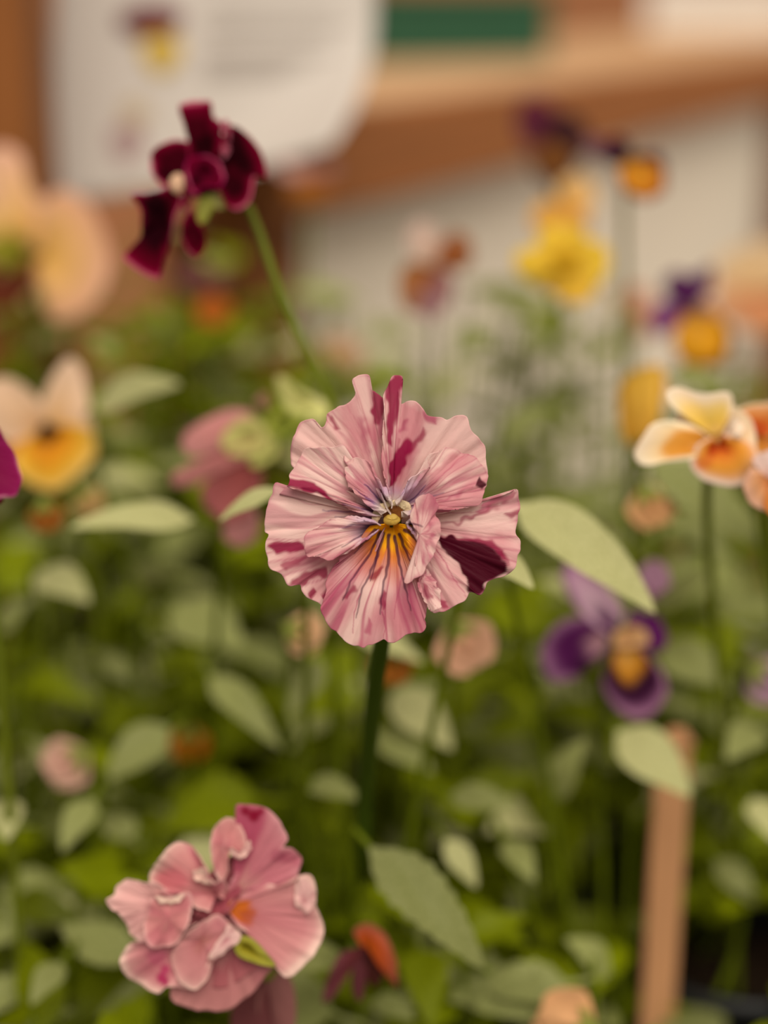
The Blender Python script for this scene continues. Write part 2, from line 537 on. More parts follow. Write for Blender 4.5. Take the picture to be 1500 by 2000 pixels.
def main_col(seed, pale=0.5, blots=(), veins=(), lilac=None, yellow=False, edge=0.35, rosy=0.0, veiny=1.0):
    def fn(x, y, u, v):
        wx = x + 26 * (noise(x / 34, y / 34, seed + 11) - 0.5)
        wy = y + 26 * (noise(x / 34, y / 34, seed + 12) - 0.5)
        a = noise(u * 11 + seed, v * 1.2, seed); b = noise(u * 30, v * 2.2, seed + 1); big = noise(x / 130, y / 130, seed + 2)
        t = np.clip(0.5 * a + 0.25 * b + 0.45 * big + 0.02 - pale * 0.35 + rosy, 0, 1)
        c = mix(lin(PALE) * np.ones(x.shape + (3,)), lin(PINK), sstep(0.15, 0.75, t))
        # fine branching veins, rosy
        n = np.abs(noise(u * 30 + 1.6 * noise(u * 6, v * 3, seed + 5), v * 1.0, seed + 4) - 0.5) * 2
        c = mix(c, lin(ROSE), 0.46 * veiny * (1 - sstep(0.0, 0.32, n)) * sstep(0.1, 0.4, v))
        # flecks of stronger pigment
        fk = noise(u * 17, v * 1.7, seed + 6)
        c = mix(c, lin(ROSE), 0.62 * sstep(0.66, 0.90, fk + rosy * 0.3) * sstep(0.35, 0.7, v))
        if lilac:
            d = np.hypot(x - lilac[0], y - lilac[1])
            c = mix(c, lin(LILAC), 0.85 * (1 - sstep(lilac[2] * 0.25, lilac[2], d + 50 * (a - 0.5))))
        if yellow:
            dx, dy = x - 752, y - 868
            ang = np.arctan2(dx, dy)
            r = np.hypot(dx * 1.05, dy)
            ray = noise(ang * 9 + 20, 0.5, 77)
            c = mix(c, lin((196, 112, 84)), 0.75 * (1 - sstep(190, 330, r + 90 * (ray - 0.5))))
            c = mix(c, lin((222, 128, 42)), 0.95 * (1 - sstep(120, 215, r + 100 * (ray - 0.5))))
            c = mix(c, lin((246, 172, 14)), 1 - sstep(85, 140, r + 60 * (ray - 0.5)))
        for (poly, col, soft, alpha) in sorted(blots, key=lambda b: -b[2]):
            d = sdist(wx, wy, poly)
            c = mix(c, lin(col), alpha * (1 - sstep(-soft * 0.45, soft * 0.9, d)))
        for (line, w0, w1, col, alpha) in veins:
            d, tt = ldist(x + 8 * (noise(x / 30, y / 30, 5) - 0.5), y + 8 * (noise(x / 30, y / 30, 6) - 0.5), line)
            w = w0 + (w1 - w0) * tt
            c = mix(c, lin(col), alpha * (1 - sstep(w * 0.35, w, d)) * (1 - 0.4 * tt))
        if not yellow:
            c = mix(c, lin((224, 204, 190)), 0.9 * (1 - sstep(55, 120, np.hypot(x - 755, y - 792))))
        if edge:
            c = mix(c, lin(ROSE), edge * sstep(0.975, 0.995, v) * sstep(0.4, 0.7, noise(u * 14, 1.5, seed + 8)))
        return c
    return fn


def MP(outline, root, colfn, **k):
    kw = dict(nu=220, nv=96, wob=13, wobf=26, fine=8, frill=13)
    kw.update(k)
    r_ = kw.get('ruf', (20, 8, 1)); kw['ruf'] = (r_[0] * 1.5, r_[1], r_[2])
    return petal(fl, outline, root, CU, CC, colfn, **kw)


# upper petals (back)
MP([(740, 760), (560, 700), (330, 640), (236, 555), (230, 480), (252, 390), (285, 325), (335, 308), (368, 335), (384, 364),
    (424, 330), (424, 288), (470, 258), (560, 196), (548, 112), (590, 92), (634, 92), (640, 150), (690, 196), (735, 250), (800, 420), (790, 640)],
   (752, 770),
   main_col(21, 0.45, lilac=(752, 740, 150), blots=[
       ([(650, 175), (716, 160), (722, 240), (700, 330), (655, 325)], MAG, 14, 0.92), ([(690, 340), (715, 300), (720, 420), (705, 430)], ROSE, 14, 0.7),
       ([(418, 288), (450, 330), (480, 372), (465, 376), (425, 330)], MAG, 12, 0.8),
       ([(575, 300), (600, 420), (640, 560), (630, 450), (605, 320)], ROSE, 26, 0.55),
       ([(225, 540), (250, 380), (335, 305), (480, 430), (560, 600), (330, 650)], PALE, 60, 0.85),
       ([(470, 260), (560, 210), (590, 420), (640, 600), (560, 440)], PINK, 50, 0.7)]),
   z=0, zr=-30, ruf=(22, 8, 31), cup=8)
MP([(750, 760), (700, 520), (706, 330), (716, 190), (724, 132), (760, 90), (804, 104), (790, 170), (792, 228), (830, 220), (872, 226), (915, 262),
    (935, 292), (1000, 310), (1034, 326), (1086, 298), (1138, 302), (1148, 366), (1190, 410), (1226, 470), (1236, 540), (1222, 620), (1040, 690), (800, 770)],
   (756, 770),
   main_col(22, 0.65, lilac=(756, 740, 140), blots=[
       ([(724, 130), (760, 88), (808, 100), (786, 210), (765, 330), (750, 440), (735, 420), (728, 260)], MAG, 12, 0.92),
       ([(735, 660), (738, 570), (765, 490), (830, 410), (850, 435), (830, 510), (775, 630)], MAG, 15, 0.97),
       ([(825, 480), (875, 405), (912, 355), (922, 385), (880, 450)], MAG, 15, 0.8), ([(800, 380), (815, 330), (840, 320), (820, 375)], ROSE, 15, 0.7),
       ([(920, 285), (970, 300), (975, 330), (935, 320)], ROSE, 16, 0.8),
       ([(930, 330), (1140, 296), (1240, 540), (1040, 690), (800, 760), (880, 520)], PALE, 60, 0.85),
       ([(800, 235), (870, 240), (920, 290), (880, 380), (800, 470), (780, 420)], PINK, 40, 0.9)],
       veins=[([(756, 740), (765, 560), (790, 420)], 8, 10, MAG, 0.5), ([(700, 640), (690, 480), (640, 380)], 8, 6, ROSE, 0.6)]),
   z=52, zr=-16, ruf=(20, 8, 32), cup=8)

# left side petals
MP([(735, 810), (560, 700), (420, 672), (300, 668), (180, 700), (212, 664), (158, 640), (140, 690), (118, 740), (108, 800), (97, 850), (100, 890), (122, 905), (108, 935),
    (100, 975), (112, 1030), (130, 1080), (182, 1104), (205, 1140), (232, 1168), (282, 1156), (300, 1190), (340, 1228), (385, 1258), (420, 1290), (560, 1200), (700, 900)],
   (735, 825),
   main_col(23, 0.6, lilac=(735, 800, 210), blots=[
       ([(112, 968), (150, 950), (300, 946), (308, 968), (240, 990), (160, 1002)], MAG, 12, 0.95),
       ([(232, 1168), (250, 1130), (340, 1090), (415, 1075), (420, 1110), (330, 1140), (275, 1165)], MAG, 16, 0.85),
       ([(180, 1060), (260, 1020), (330, 1005), (300, 1030), (210, 1075)], MAG, 14, 0.7),
       ([(325, 1205), (355, 1180), (365, 1195), (345, 1225)], MAG, 10, 0.9),
       ([(390, 1210), (415, 1185), (435, 1200), (410, 1240)], MAG, 10, 0.9)],
       veins=[([(720, 825), (600, 790), (400, 782)], 9, 5, VIOL, 0.8), ([(720, 815), (560, 760), (440, 730)], 9, 5, VIOL, 0.75),
              ([(720, 830), (560, 812), (460, 812)], 7, 4, VIOL, 0.7)]),
   z=84, zr=-6, ruf=(24, 10, 33))
MP([(745, 800), (600, 530), (512, 540), (506, 454), (450, 460), (395, 454), (332, 464), (292, 492), (262, 545), (240, 590), (232, 628), (215, 664), (280, 662), (340, 668), (480, 745), (650, 815)],
   (742, 812),
   main_col(24, 0.85, lilac=(742, 800, 200), blots=[
       ([(222, 662), (236, 622), (300, 634), (360, 652), (430, 705), (500, 750), (470, 752), (390, 700), (300, 668)], MAG, 13, 0.97)],
       veins=[([(720, 805), (620, 750), (550, 680)], 9, 4, VIOL, 0.85), ([(715, 810), (580, 768), (500, 745)], 8, 4, VIOL, 0.8)]),
   z=122, zr=4, ruf=(20, 7, 34), cup=6)
MP([(752, 770), (748, 712), (700, 655), (660, 600), (636, 548), (600, 522), (560, 524), (528, 550), (512, 575), (520, 630), (560, 690), (640, 760), (700, 800)],
   (748, 775),
   main_col(25, 0.5, lilac=(748, 770, 190), rosy=0.12,
            veins=[([(735, 780), (660, 700), (612, 650)], 11, 4, VIOL, 0.9), ([(730, 785), (620, 720), (565, 670)], 9, 4, VIOL, 0.85)]),
   z=148, zr=12, ruf=(10, 5, 35), nu=140, nv=70,
   zfn=lambda x, y, u, v: 14 * np.sin(u * math.pi) * v ** 2)

# right side petals
MP([(800, 800), (980, 760), (1130, 735), (1190, 738), (1290, 712), (1382, 676), (1388, 720), (1400, 770), (1396, 840), (1380, 900), (1396, 950), (1386, 1010),
    (1366, 1074), (1330, 1108), (1270, 1130), (1236, 1152), (1222, 1185), (1200, 1210), (1150, 1196), (1120, 1240), (1080, 1262), (1040, 1286), (990, 1304), (940, 1290), (900, 1180), (850, 950)],
   (800, 850),
   main_col(26, 0.75, blots=[
       ([(975, 915), (1060, 915), (1150, 945), (1232, 960), (1300, 1010), (1328, 1085), (1240, 1142), (1200, 1212), (1150, 1196), (1130, 1130), (1080, 1050), (1010, 970)], DARK, 12, 1.0),
       ([(975, 908), (1100, 915), (1250, 935), (1320, 985), (1325, 1030), (1270, 985), (1150, 950), (1010, 935)], MAG, 14, 0.9),
       ([(1320, 800), (1398, 772), (1398, 800), (1340, 815)], MAG, 14, 0.75), ([(1100, 830), (1200, 790), (1330, 720), (1385, 690), (1300, 760), (1190, 815)], MAG, 13, 0.65),
       ([(1270, 985), (1330, 1000), (1350, 1060), (1320, 1070)], MAG, 13, 0.6), ([(1000, 780), (1180, 760), (1330, 800), (1380, 880), (1200, 890), (1010, 850)], PALE, 50, 0.7),
       ([(1180, 780), (1270, 725), (1375, 690), (1290, 745), (1200, 795)], ROSE, 14, 0.75),
       ([(1000, 855), (1090, 835), (1160, 820), (1090, 850)], MAG, 14, 0.6),
       ([(1000, 1240), (1030, 1250), (1040, 1286), (1010, 1290)], MAG, 14, 0.8)],
       veins=[([(980, 980), (1060, 1120), (1130, 1220)], 6, 5, ROSE, 0.7), ([(970, 800), (1180, 790), (1340, 740)], 6, 5, ROSE, 0.5)]),
   z=90, zr=-4, ruf=(26, 10, 36))
MP([(770, 740), (830, 640), (900, 575), (936, 560), (930, 505), (985, 490), (1010, 470), (1060, 468), (1120, 490), (1180, 520), (1214, 560), (1232, 605), (1230, 650), (1214, 700), (1190, 745), (1090, 775), (960, 790), (830, 800)],
   (785, 775),
   main_col(27, 0.55, lilac=(780, 760, 230), blots=[
       ([(1172, 660), (1192, 618), (1216, 655), (1212, 676)], DARK, 7, 0.95),
       ([(985, 745), (1090, 690), (1150, 668), (1080, 710)], ROSE, 16, 0.6),
       ([(935, 600), (1000, 560), (1080, 490), (1120, 500), (1010, 600), (950, 680)], PINK, 30, 0.8)],
       veins=[([(800, 770), (870, 715), (925, 650)], 9, 4, VIOL, 0.85), ([(810, 775), (900, 735), (1010, 690)], 9, 4, VIOL, 0.7),
              ([(920, 690), (1010, 600), (1120, 500)], 5, 5, ROSE, 0.5)]),
   z=134, zr=6, ruf=(20, 8, 37), cup=6)

# lip: centre fan and its side lobes
LV = [([(668, 880), (600, 950), (560, 1000)], 12, 5), ([(690, 890), (640, 1000), (560, 1110), (500, 1230)], 13, 5),
      ([(710, 900), (680, 1010), (600, 1180), (570, 1320)], 13, 5), ([(735, 910), (730, 1050), (700, 1200), (690, 1300)], 13, 6),
      ([(765, 915), (790, 1060), (820, 1180), (850, 1290)], 13, 5), ([(790, 900), (830, 1000), (870, 1090)], 12, 5),
      ([(815, 880), (870, 930), (910, 985)], 12, 5), ([(700, 900), (665, 1060), (640, 1140)], 9, 4)]
MP([(640, 860), (560, 960), (492, 1012), (480, 1050), (432, 1100), (420, 1190), (392, 1270), (410, 1340), (440, 1375), (472, 1390), (500, 1425), (545, 1460), (610, 1470),
    (660, 1448), (703, 1428), (740, 1442), (790, 1436), (850, 1400), (895, 1398), (918, 1380), (922, 1330), (930, 1270), (925, 1180), (905, 1060), (880, 930), (860, 860)],
   (752, 845),
   main_col(28, 0.34, yellow=True, rosy=0.06, veiny=1.6, blots=[
       ([(500, 1215), (560, 1165), (575, 1170), (530, 1220)], MAG, 12, 0.8),
       ([(640, 1120), (690, 1060), (705, 1075), (670, 1130)], (140, 20, 40), 12, 0.85),
       ([(690, 1250), (705, 1190), (715, 1200), (705, 1280)], MAG, 10, 0.8),
       ([(620, 1380), (640, 1320), (650, 1330), (635, 1410)], ROSE, 12, 0.7)],
       veins=[(l, a, b, VEIN, 0.92) for l, a, b in LV] + [
           ([(590, 1200), (560, 1300), (555, 1400)], 5, 4, ROSE, 0.7), ([(700, 1290), (720, 1380), (706, 1425)], 6, 5, ROSE, 0.7),
           ([(800, 1120), (770, 1250), (760, 1330)], 5, 5, ROSE, 0.6)]),
   z=158, zr=34, ruf=(22, 10, 38), cup=-14, nu=320, nv=120)
MP([(690, 850), (600, 815), (500, 815), (430, 832), (375, 862), (325, 905), (310, 935), (316, 985), (334, 1014), (368, 1004), (396, 1024), (440, 1030), (500, 1000), (580, 960), (660, 900)],
   (700, 862),
   main_col(29, 0.6, lilac=(690, 855, 190),
            veins=[([(672, 870), (600, 910), (500, 965)], 10, 4, VEIN, 0.85), ([(655, 862), (560, 850), (480, 872)], 7, 4, VIOL, 0.6),
                   ([(660, 880), (590, 955), (530, 990)], 8, 4, ROSE, 0.7)], rosy=0.05),
   z=188, zr=44, ruf=(14, 7, 39), nu=160, nv=80)
MP([(880, 1140), (918, 1068), (950, 1110), (985, 1180), (1000, 1215), (985, 1270), (960, 1294), (930, 1280), (900, 1200)],
   (905, 1130),
   main_col(30, 0.6, blots=[([(900, 1150), (925, 1160), (955, 1215), (945, 1230), (915, 1190)], MAG, 10, 0.6)]),
   z=196, zr=206, ruf=(5, 4, 40), fine=0, closed=True, nu=120, nv=50)
# folded right lobe of the lip, standing towards the viewer
MP([(868, 730), (900, 702), (940, 698), (962, 730), (980, 765), (966, 800), (992, 850), (994, 905), (972, 960), (958, 1010), (918, 1062), (905, 1095), (870, 1120), (822, 1142),
    (818, 1125), (862, 1080), (878, 1010), (880, 930), (872, 870), (845, 820)],
   (890, 900),
   main_col(41, 0.55, rosy=0.06, veins=[([(815, 840), (870, 850), (905, 862)], 10, 5, VEIN, 0.9)]),
   z=222, zr=236, ruf=(7, 6, 42), fine=0, closed=True, nu=200, nv=60,
   zfn=lambda x, y, u, v: 0.16 * (x - 890))
# fold between lip and throat lines on the right
MP([(820, 850), (850, 815), (880, 820), (905, 870), (895, 930), (862, 905)], (840, 855),
   main_col(43, 0.4, lilac=(830, 850, 80), veins=[([(812, 850), (850, 848), (900, 860)], 9, 4, VEIN, 0.9), ([(812, 838), (850, 830), (880, 820)], 8, 4, VEIN, 0.8)]),
   z=190, zr=120, ruf=(6, 3, 44), closed=True, nu=80, nv=36)

# throat: tube opening, stigma and two white tufts
def blob(parent, name, cx, cy, rx, ry, rz, z, unit, center, mat, seed=0, amp=0.12, n=28):
    V, Fc = [], []
    m = n // 2
    for j in range(m + 1):
        th = math.pi * j / m
        for i in range(n):
            ph = 2 * math.pi * i / n
            k = 1 + amp * (float(noise(math.cos(ph) * 2.2 + 5, math.sin(ph) * 2.2 + th * 1.7 + 5, seed)) - 0.5) * 2
            V.append(((cx - center[0] + rx * k * math.sin(th) * math.cos(ph)) * unit,
                      -(cy - center[1] + ry * k * math.sin(th) * math.sin(ph)) * unit,
                      (z + rz * k * math.cos(th)) * unit))
    for j in range(m):
        for i in range(n):
            i2 = (i + 1) % n
            Fc.append((j * n + i, (j + 1) * n + i, (j + 1) * n + i2, j * n + i2))
    return mesh_obj(name, V, Fc, mat, parent)


M_STIGMA = plain_material('stigma_green', (184, 150, 66), 0.5, 0.2, 0.15, 900)
M_THROAT = plain_material('throat_brown', (112, 62, 14), 0.7, 0.2, 0.25, 900)
M_TUFT = plain_material('white_tuft', (204, 182, 146), 0.95, 0.05, 0.2, 700, bump=0.6)
o = blob(fl, 'throat', 758, 792, 62, 52, 10, 98, CU, CC, M_THROAT, 2); o['label'] = 'brown opening of the throat'
o = blob(fl, 'stigma', 750, 828, 44, 30, 18, 112, CU, CC, M_STIGMA, 3); o['label'] = 'yellow-green stigma'
cp = [(664, 852), (670, 812), (694, 774), (738, 748), (788, 744), (826, 764), (842, 800)]
V, Fc = tube_geo([((x - CC[0]) * CU, -(y - CC[1]) * CU, 104 * CU) for x, y in cp], [12 * CU, 25 * CU, 24 * CU, 15 * CU, 16 * CU, 25 * CU, 12 * CU], 60, 16)
V = [(p[0] + 5 * CU * (float(noise(k * 0.21, (k % 16) * 0.7, 8)) - 0.5), p[1] + 5 * CU * (float(noise(k * 0.23, (k % 16) * 0.7, 9)) - 0.5), 104 * CU + (p[2] - 104 * CU) * 0.45) for k, p in enumerate(V)]
o = mesh_obj('throat_collar', V, Fc, M_TUFT, fl); o['label'] = 'cream hairy collar round the throat'
tube('stem', [P(765, 1010, 0.3225), P(764, 1040, 0.330), P(756, 1130, 0.336), P(746, 1250, 0.348), P(734, 1330, 0.360), P(722, 1450, 0.380), P(712, 1560, 0.398),
              P(706, 1680, 0.416), (-0.012, 0.44, 0.05), (-0.010, 0.45, -0.01)], [0.0016, 0.0021, 0.0022, 0.0022, 0.0024], M_STEM_DARK, fl, n=60, sides=10)
for k in range(5):
    a = 2 * math.pi * k / 5 + 0.3
    sp = petal(fl, [(CC[0] + 40 * math.cos(a + 1.2), CC[1] + 40 * math.sin(a + 1.2)), (CC[0] + 180 * math.cos(a + 0.28), CC[1] + 180 * math.sin(a + 0.28)),
                    (CC[0] + 290 * math.cos(a), CC[1] + 290 * math.sin(a)),
                    (CC[0] + 180 * math.cos(a - 0.28), CC[1] + 180 * math.sin(a - 0.28)), (CC[0] + 40 * math.cos(a - 1.2), CC[1] + 40 * math.sin(a - 1.2))],
               CC, CU, CC, shades([(0, (120, 140, 40)), (1, (110, 130, 36))]), z=-50, zr=-60, name='sepal', nu=24, nv=12)


# ------------------------------------------------------------------ flowers traced from closer studies
STEM_SPOTS = []


def flower(name, label, px, py, d, cat='flower', group=None):
    e = empty(name, P(px, py, d), Euler((math.pi / 2 - PITCH, 0, 0)))
    tag(e, label, cat, group)
    e['_c'] = 0
    del e['_c']
    return e


def stem_to(parent, start, base, mat=None, via=(), r=0.0013, back=0.008):
    """a stem from behind the flower (pixel, depth) by way points down to a spot in the compost"""
    p = [P(start[0], start[1], start[2] + 0.001)]
    p.append(P(start[0] + 2, start[1] + 6, start[2] + back))
    for w in via:
        p.append(P(*w))
    e = Vector((base[0], base[1], -0.008))
    last = p[-1]
    if not via:
        p.append(last + Vector(((e.x - last.x) * 0.15, (e.y - last.y) * 0.3 + 0.004, -0.03)))
    last = p[-1]
    p.append(Vector((last.x * 0.4 + e.x * 0.6, last.y * 0.4 + e.y * 0.6, max(last.z, 0.02) * 0.5)))
    p.append(e)
    return tube('stem', [tuple(q) for q in p], [r * 0.85, r, r * 1.1, r * 1.25], mat or M_STEM, parent, n=44)


# --- maroon flower (close study units of 0.3667 px)
D = 0.38
k = 0.3667
mr = flower('pansy_flower', 'velvety dark maroon pansy seen from the side before the white sign', 150 + k * 600, 150 + k * 560, D)
U_ = k * D / F; C_ = (600, 560)
MD, MM, MB, MBK = (58, 0, 13), (94, 0, 27), (136, 6, 54), (20, 0, 3)


def mcol(seed, core=MD, rim=MB, dark=(), pale=(190, 90, 116)):
    base = shades([(0, core), (0.6, core), (0.88, MM), (0.965, rim), (1, pale)], 0.35, None, 7, seed, spots=dark)
    return base


def MR(outline, root, seed, **q):
    kw = dict(nu=80, nv=36, mat=M_VELVET, ruf=(22, 6, seed), wob=5, wobf=16)
    kw.update({a: b for a, b in q.items() if a not in ('core', 'rim', 'dark', 'pale')})
    return petal(mr, outline, root, U_, C_, mcol(seed, **{a: b for a, b in q.items() if a in ('core', 'rim', 'dark', 'pale')}), **kw)


MR([(520, 560), (470, 480), (520, 370), (620, 330), (760, 300), (860, 380), (900, 520), (860, 640), (760, 600), (640, 640)], (680, 480), 60, z=-22, zr=-22, closed=True, rim=MM, pale=MM)
MR([(640, 470), (600, 440), (590, 330), (560, 220), (545, 152), (590, 135), (640, 126), (715, 134), (728, 215), (770, 250), (775, 380), (720, 450), (680, 470)], (660, 440), 61, z=10, dark=[(690, 380, 70, MBK, 0.8)], closed=True)
MR([(560, 580), (470, 580), (415, 545), (390, 480), (398, 410), (440, 365), (520, 335), (590, 350), (620, 430), (600, 520)], (560, 490), 62, z=0, closed=True, dark=[(480, 520, 50, MBK, 0.5)])
MR([(745, 480), (770, 420), (790, 310), (830, 268), (880, 286), (930, 330), (968, 380), (1000, 450), (1014, 545), (965, 520), (945, 560), (940, 620), (915, 685), (860, 714), (805, 695), (765, 620), (730, 560)], (800, 500), 63, z=22, closed=True, dark=[(850, 420, 110, MBK, 0.8), (860, 590, 60, MBK, 0.5)])
MR([(585, 520), (592, 470), (630, 438), (720, 440), (772, 480), (792, 545), (765, 600), (690, 596), (645, 640), (605, 590)], (680, 520), 64, z=52, closed=True, core=(86, 2, 30), rim=(176, 30, 96), dark=[(640, 560, 40, MBK, 0.7)])
MR([(520, 570), (460, 600), (390, 620), (298, 630), (320, 670), (345, 730), (348, 850), (310, 900), (252, 965), (300, 1020), (380, 1066), (448, 1082), (470, 985), (500, 900), (530, 770), (556, 660)], (450, 760), 65, z=36, closed=True, dark=[(430, 720, 110, (22, 0, 4), 0.95), (420, 860, 80, (26, 0, 6), 0.9)], ruf=(28, 9, 65))
MR([(600, 700), (565, 770), (555, 850), (595, 930), (640, 962), (682, 930), (694, 865), (660, 790), (630, 740)], (620, 830), 66, z=10, closed=True)
MR([(790, 300), (770, 260), (800, 235), (820, 300), (815, 400), (790, 440), (775, 400)], (795, 340), 67, z=34, closed=True, core=(170, 84, 104), rim=(206, 130, 146), nu=40, nv=16)
MR([(600, 680), (570, 720), (560, 640), (590, 580), (615, 620)], (590, 640), 68, z=44, closed=True, core=(96, 8, 36), nu=40, nv=16)
o = blob(mr, 'throat', 542, 580, 40, 52, 24, 62, U_, C_, plain_material('cream_throat', (206, 166, 136), 0.8, 0.1, 0.1, 600), 4); o['label'] = 'cream throat'
petal(mr, [(660, 640), (720, 640), (730, 700), (690, 770), (650, 790), (640, 700)], (680, 690), U_, C_, shades([(0, (150, 146, 70)), (1, (130, 132, 46))]), z=6, closed=True, name='sepal', nu=30, nv=12)
petal(mr, [(700, 620), (770, 640), (790, 700), (740, 700)], (740, 660), U_, C_, shades([(0, (150, 140, 84)), (1, (130, 122, 60))]), z=2, closed=True, name='sepal', nu=30, nv=12)
tube('stem', [P(410, 392, 0.381), P(440, 380, 0.388), P(478, 392, 0.391), P(506, 452, 0.392), P(540, 552, 0.393), P(586, 660, 0.395), P(640, 770, 0.398), P(690, 900, 0.405), P(720, 1100, 0.42),
              (0.01, 0.44, 0.06), (0.012, 0.45, -0.01)], [0.0009, 0.0013, 0.0014, 0.0015, 0.0017], M_STEM, mr, n=60)

# --- pink flower at the bottom (units of 0.42 px)
D = 0.348
k = 0.42
pk = flower('pansy_flower', 'dusty pink ruffled pansy seen half from the side, low in the bed', 170 + k * 650, 1530 + k * 580, D)
U_ = k * D / F; C_ = (650, 580)
DP, DP2, LP, PR = (208, 140, 138), (186, 108, 114), (240, 202, 188), (178, 64, 98)


def pcol(seed, a=DP, b=DP, rim=LP, spots=(), st=0.35):
    m_ = tuple(0.55 * p + 0.45 * q for p, q in zip(a, rim))
    return shades([(0, b), (0.45, a), (0.8, tuple(0.85 * p + 0.15 * q for p, q in zip(a, rim))), (0.93, m_), (1, rim)], st, PR, 11, seed, spots=spots)


def PK(outline, root, seed, a=DP, b=DP, rim=LP, spots=(), st=0.3, **q):
    kw = dict(nu=110, nv=50, ruf=((16 if q.get('closed') else 46), 8, seed), wob=8, wobf=18, fine=0 if q.get('closed') else 12, frill=9)
    kw.update(q)
    return petal(pk, outline, root, U_, C_, pcol(seed, a, b, rim, spots, st), **kw)


PK([(330, 520), (420, 400), (540, 440), (620, 380), (760, 300), (880, 400), (960, 560), (880, 780), (640, 960), (430, 900), (270, 780), (250, 640)], (620, 600), 70, a=(170, 92, 98), b=(160, 80, 88), rim=(176, 100, 104), z=-34, zr=-34, closed=True)
PK([(620, 640), (500, 690), (410, 840), (388, 1000), (430, 1042), (520, 1065), (600, 1076), (680, 1055), (770, 975), (850, 885), (880, 830), (800, 740), (700, 650)], (650, 620), 71, a=(186, 118, 118), b=(176, 112, 108), rim=(196, 134, 130), st=0.2, z=-20, zr=-20)
PK([(660, 560), (700, 500), (790, 470), (900, 470), (965, 440), (990, 418), (1040, 420), (1066, 480), (1062, 560), (1085, 605), (1104, 650), (1096, 710), (1060, 780), (1015, 830), (960, 880), (920, 892), (880, 850), (800, 745), (700, 650)], (650, 585), 72, a=(206, 132, 134), b=(182, 96, 100), z=8, st=0.18,
   spots=[(690, 585, 62, (206, 104, 20), 0.95), (745, 610, 46, (186, 84, 34), 0.8)])
PK([(980, 560), (968, 490), (990, 425), (1035, 425), (1064, 480), (1062, 550), (1020, 592)], (1010, 540), 73, a=(232, 180, 176), b=(216, 150, 150), z=44, zr=40, closed=True, nu=60, nv=24)
PK([(640, 520), (700, 400), (740, 300), (704, 180), (698, 98), (740, 88), (835, 102), (885, 145), (915, 195), (936, 245), (918, 285), (965, 300), (1000, 350), (990, 400), (960, 445), (870, 450), (760, 480)], (680, 520), 74, z=6, a=(200, 116, 128), b=(206, 148, 138), rim=(224, 160, 164), st=0.75,
   spots=[(732, 112, 26, (140, 4, 44), 0.9), (770, 128, 34, (140, 4, 44), 0.95), (806, 116, 20, (150, 10, 54), 0.9), (960, 370, 60, (176, 66, 96), 0.5), (900, 350, 40, (168, 70, 96), 0.5)])
PK([(600, 400), (582, 320), (578, 260), (592, 205), (640, 148), (680, 150), (716, 186), (740, 240), (752, 290), (730, 325), (696, 332), (672, 300), (660, 350), (656, 420), (625, 450)], (645, 280), 75, z=46, zr=60, a=(208, 132, 132), b=(212, 140, 140), closed=True, rim=(238, 196, 184))
PK([(672, 310), (680, 280), (700, 312), (735, 295), (760, 250), (772, 280), (740, 330), (700, 338)], (715, 315), 76, z=70, zr=64, a=(236, 190, 180), b=(236, 190, 180), closed=True, nu=50, nv=16, ruf=(8, 4, 76))
PK([(660, 540), (655, 470), (640, 430), (600, 446), (566, 420), (560, 380), (520, 318), (470, 282), (426, 268), (372, 296), (318, 370), (288, 440), (318, 500), (420, 500), (500, 560), (580, 580)], (600, 520), 77, z=24, a=(208, 134, 134), b=(168, 88, 92), st=0.4, spots=[(400, 440, 80, (206, 100, 112), 0.7)])
PK([(600, 446), (566, 415), (556, 380), (500, 400), (520, 440), (570, 462)], (550, 425), 78, z=52, zr=50, a=(238, 196, 180), b=(226, 164, 156), closed=True, nu=50, nv=16)
PK([(420, 520), (330, 450), (280, 455), (190, 442), (140, 480), (130, 512), (94, 535), (118, 580), (150, 600), (180, 650), (205, 705), (290, 735), (380, 640)], (380, 560), 79, z=30, a=(228, 170, 166), b=(200, 120, 124), rim=(242, 206, 196), st=0.15)
PK([(322, 505), (400, 518), (470, 488), (497, 525), (492, 590), (478, 645), (436, 722), (380, 738), (325, 748), (282, 715), (272, 650), (290, 580)], (390, 610), 80, z=66, zr=80, a=(206, 130, 130), b=(204, 128, 128), closed=True, rim=(232, 178, 172))
PK([(330, 505), (400, 518), (470, 490), (440, 530), (390, 540), (350, 530)], (400, 520), 81, z=84, zr=80, a=(240, 204, 186), b=(238, 200, 176), closed=True, nu=50, nv=14, ruf=(5, 4, 81))
PK([(520, 640), (400, 700), (300, 722), (215, 728), (168, 785), (158, 830), (190, 905), (260, 952), (335, 972), (385, 930), (480, 948), (545, 880), (575, 800), (610, 690)], (540, 680), 82, z=12, a=(196, 118, 124), b=(180, 92, 96), st=0.3, spots=[(352, 900, 30, (170, 20, 84), 0.85), (366, 860, 28, (176, 30, 90), 0.75), (376, 920, 22, (170, 20, 84), 0.8), (320, 800, 50, (190, 70, 110), 0.5)])
PK([(560, 620), (610, 600), (655, 625), (715, 682), (708, 722), (645, 762), (590, 820), (560, 900), (505, 945), (430, 905), (398, 800), (450, 700)], (540, 720), 83, z=40, zr=30, a=(198, 126, 128), b=(172, 104, 96), closed=True, st=0.4)
PK([(716, 682), (660, 640), (640, 690), (600, 740), (570, 800), (620, 790), (650, 765), (706, 725)], (650, 715), 84, z=58, zr=54, a=(236, 190, 184), b=(206, 120, 132), closed=True, nu=60, nv=20, ruf=(8, 5, 84))
PK([(500, 600), (620, 560), (660, 500), (720, 470), (690, 560), (600, 640)], (620, 560), 85, z=16, zr=6, a=(168, 80, 90), b=(160, 66, 80), rim=(190, 110, 114), closed=True, nu=50, nv=20)
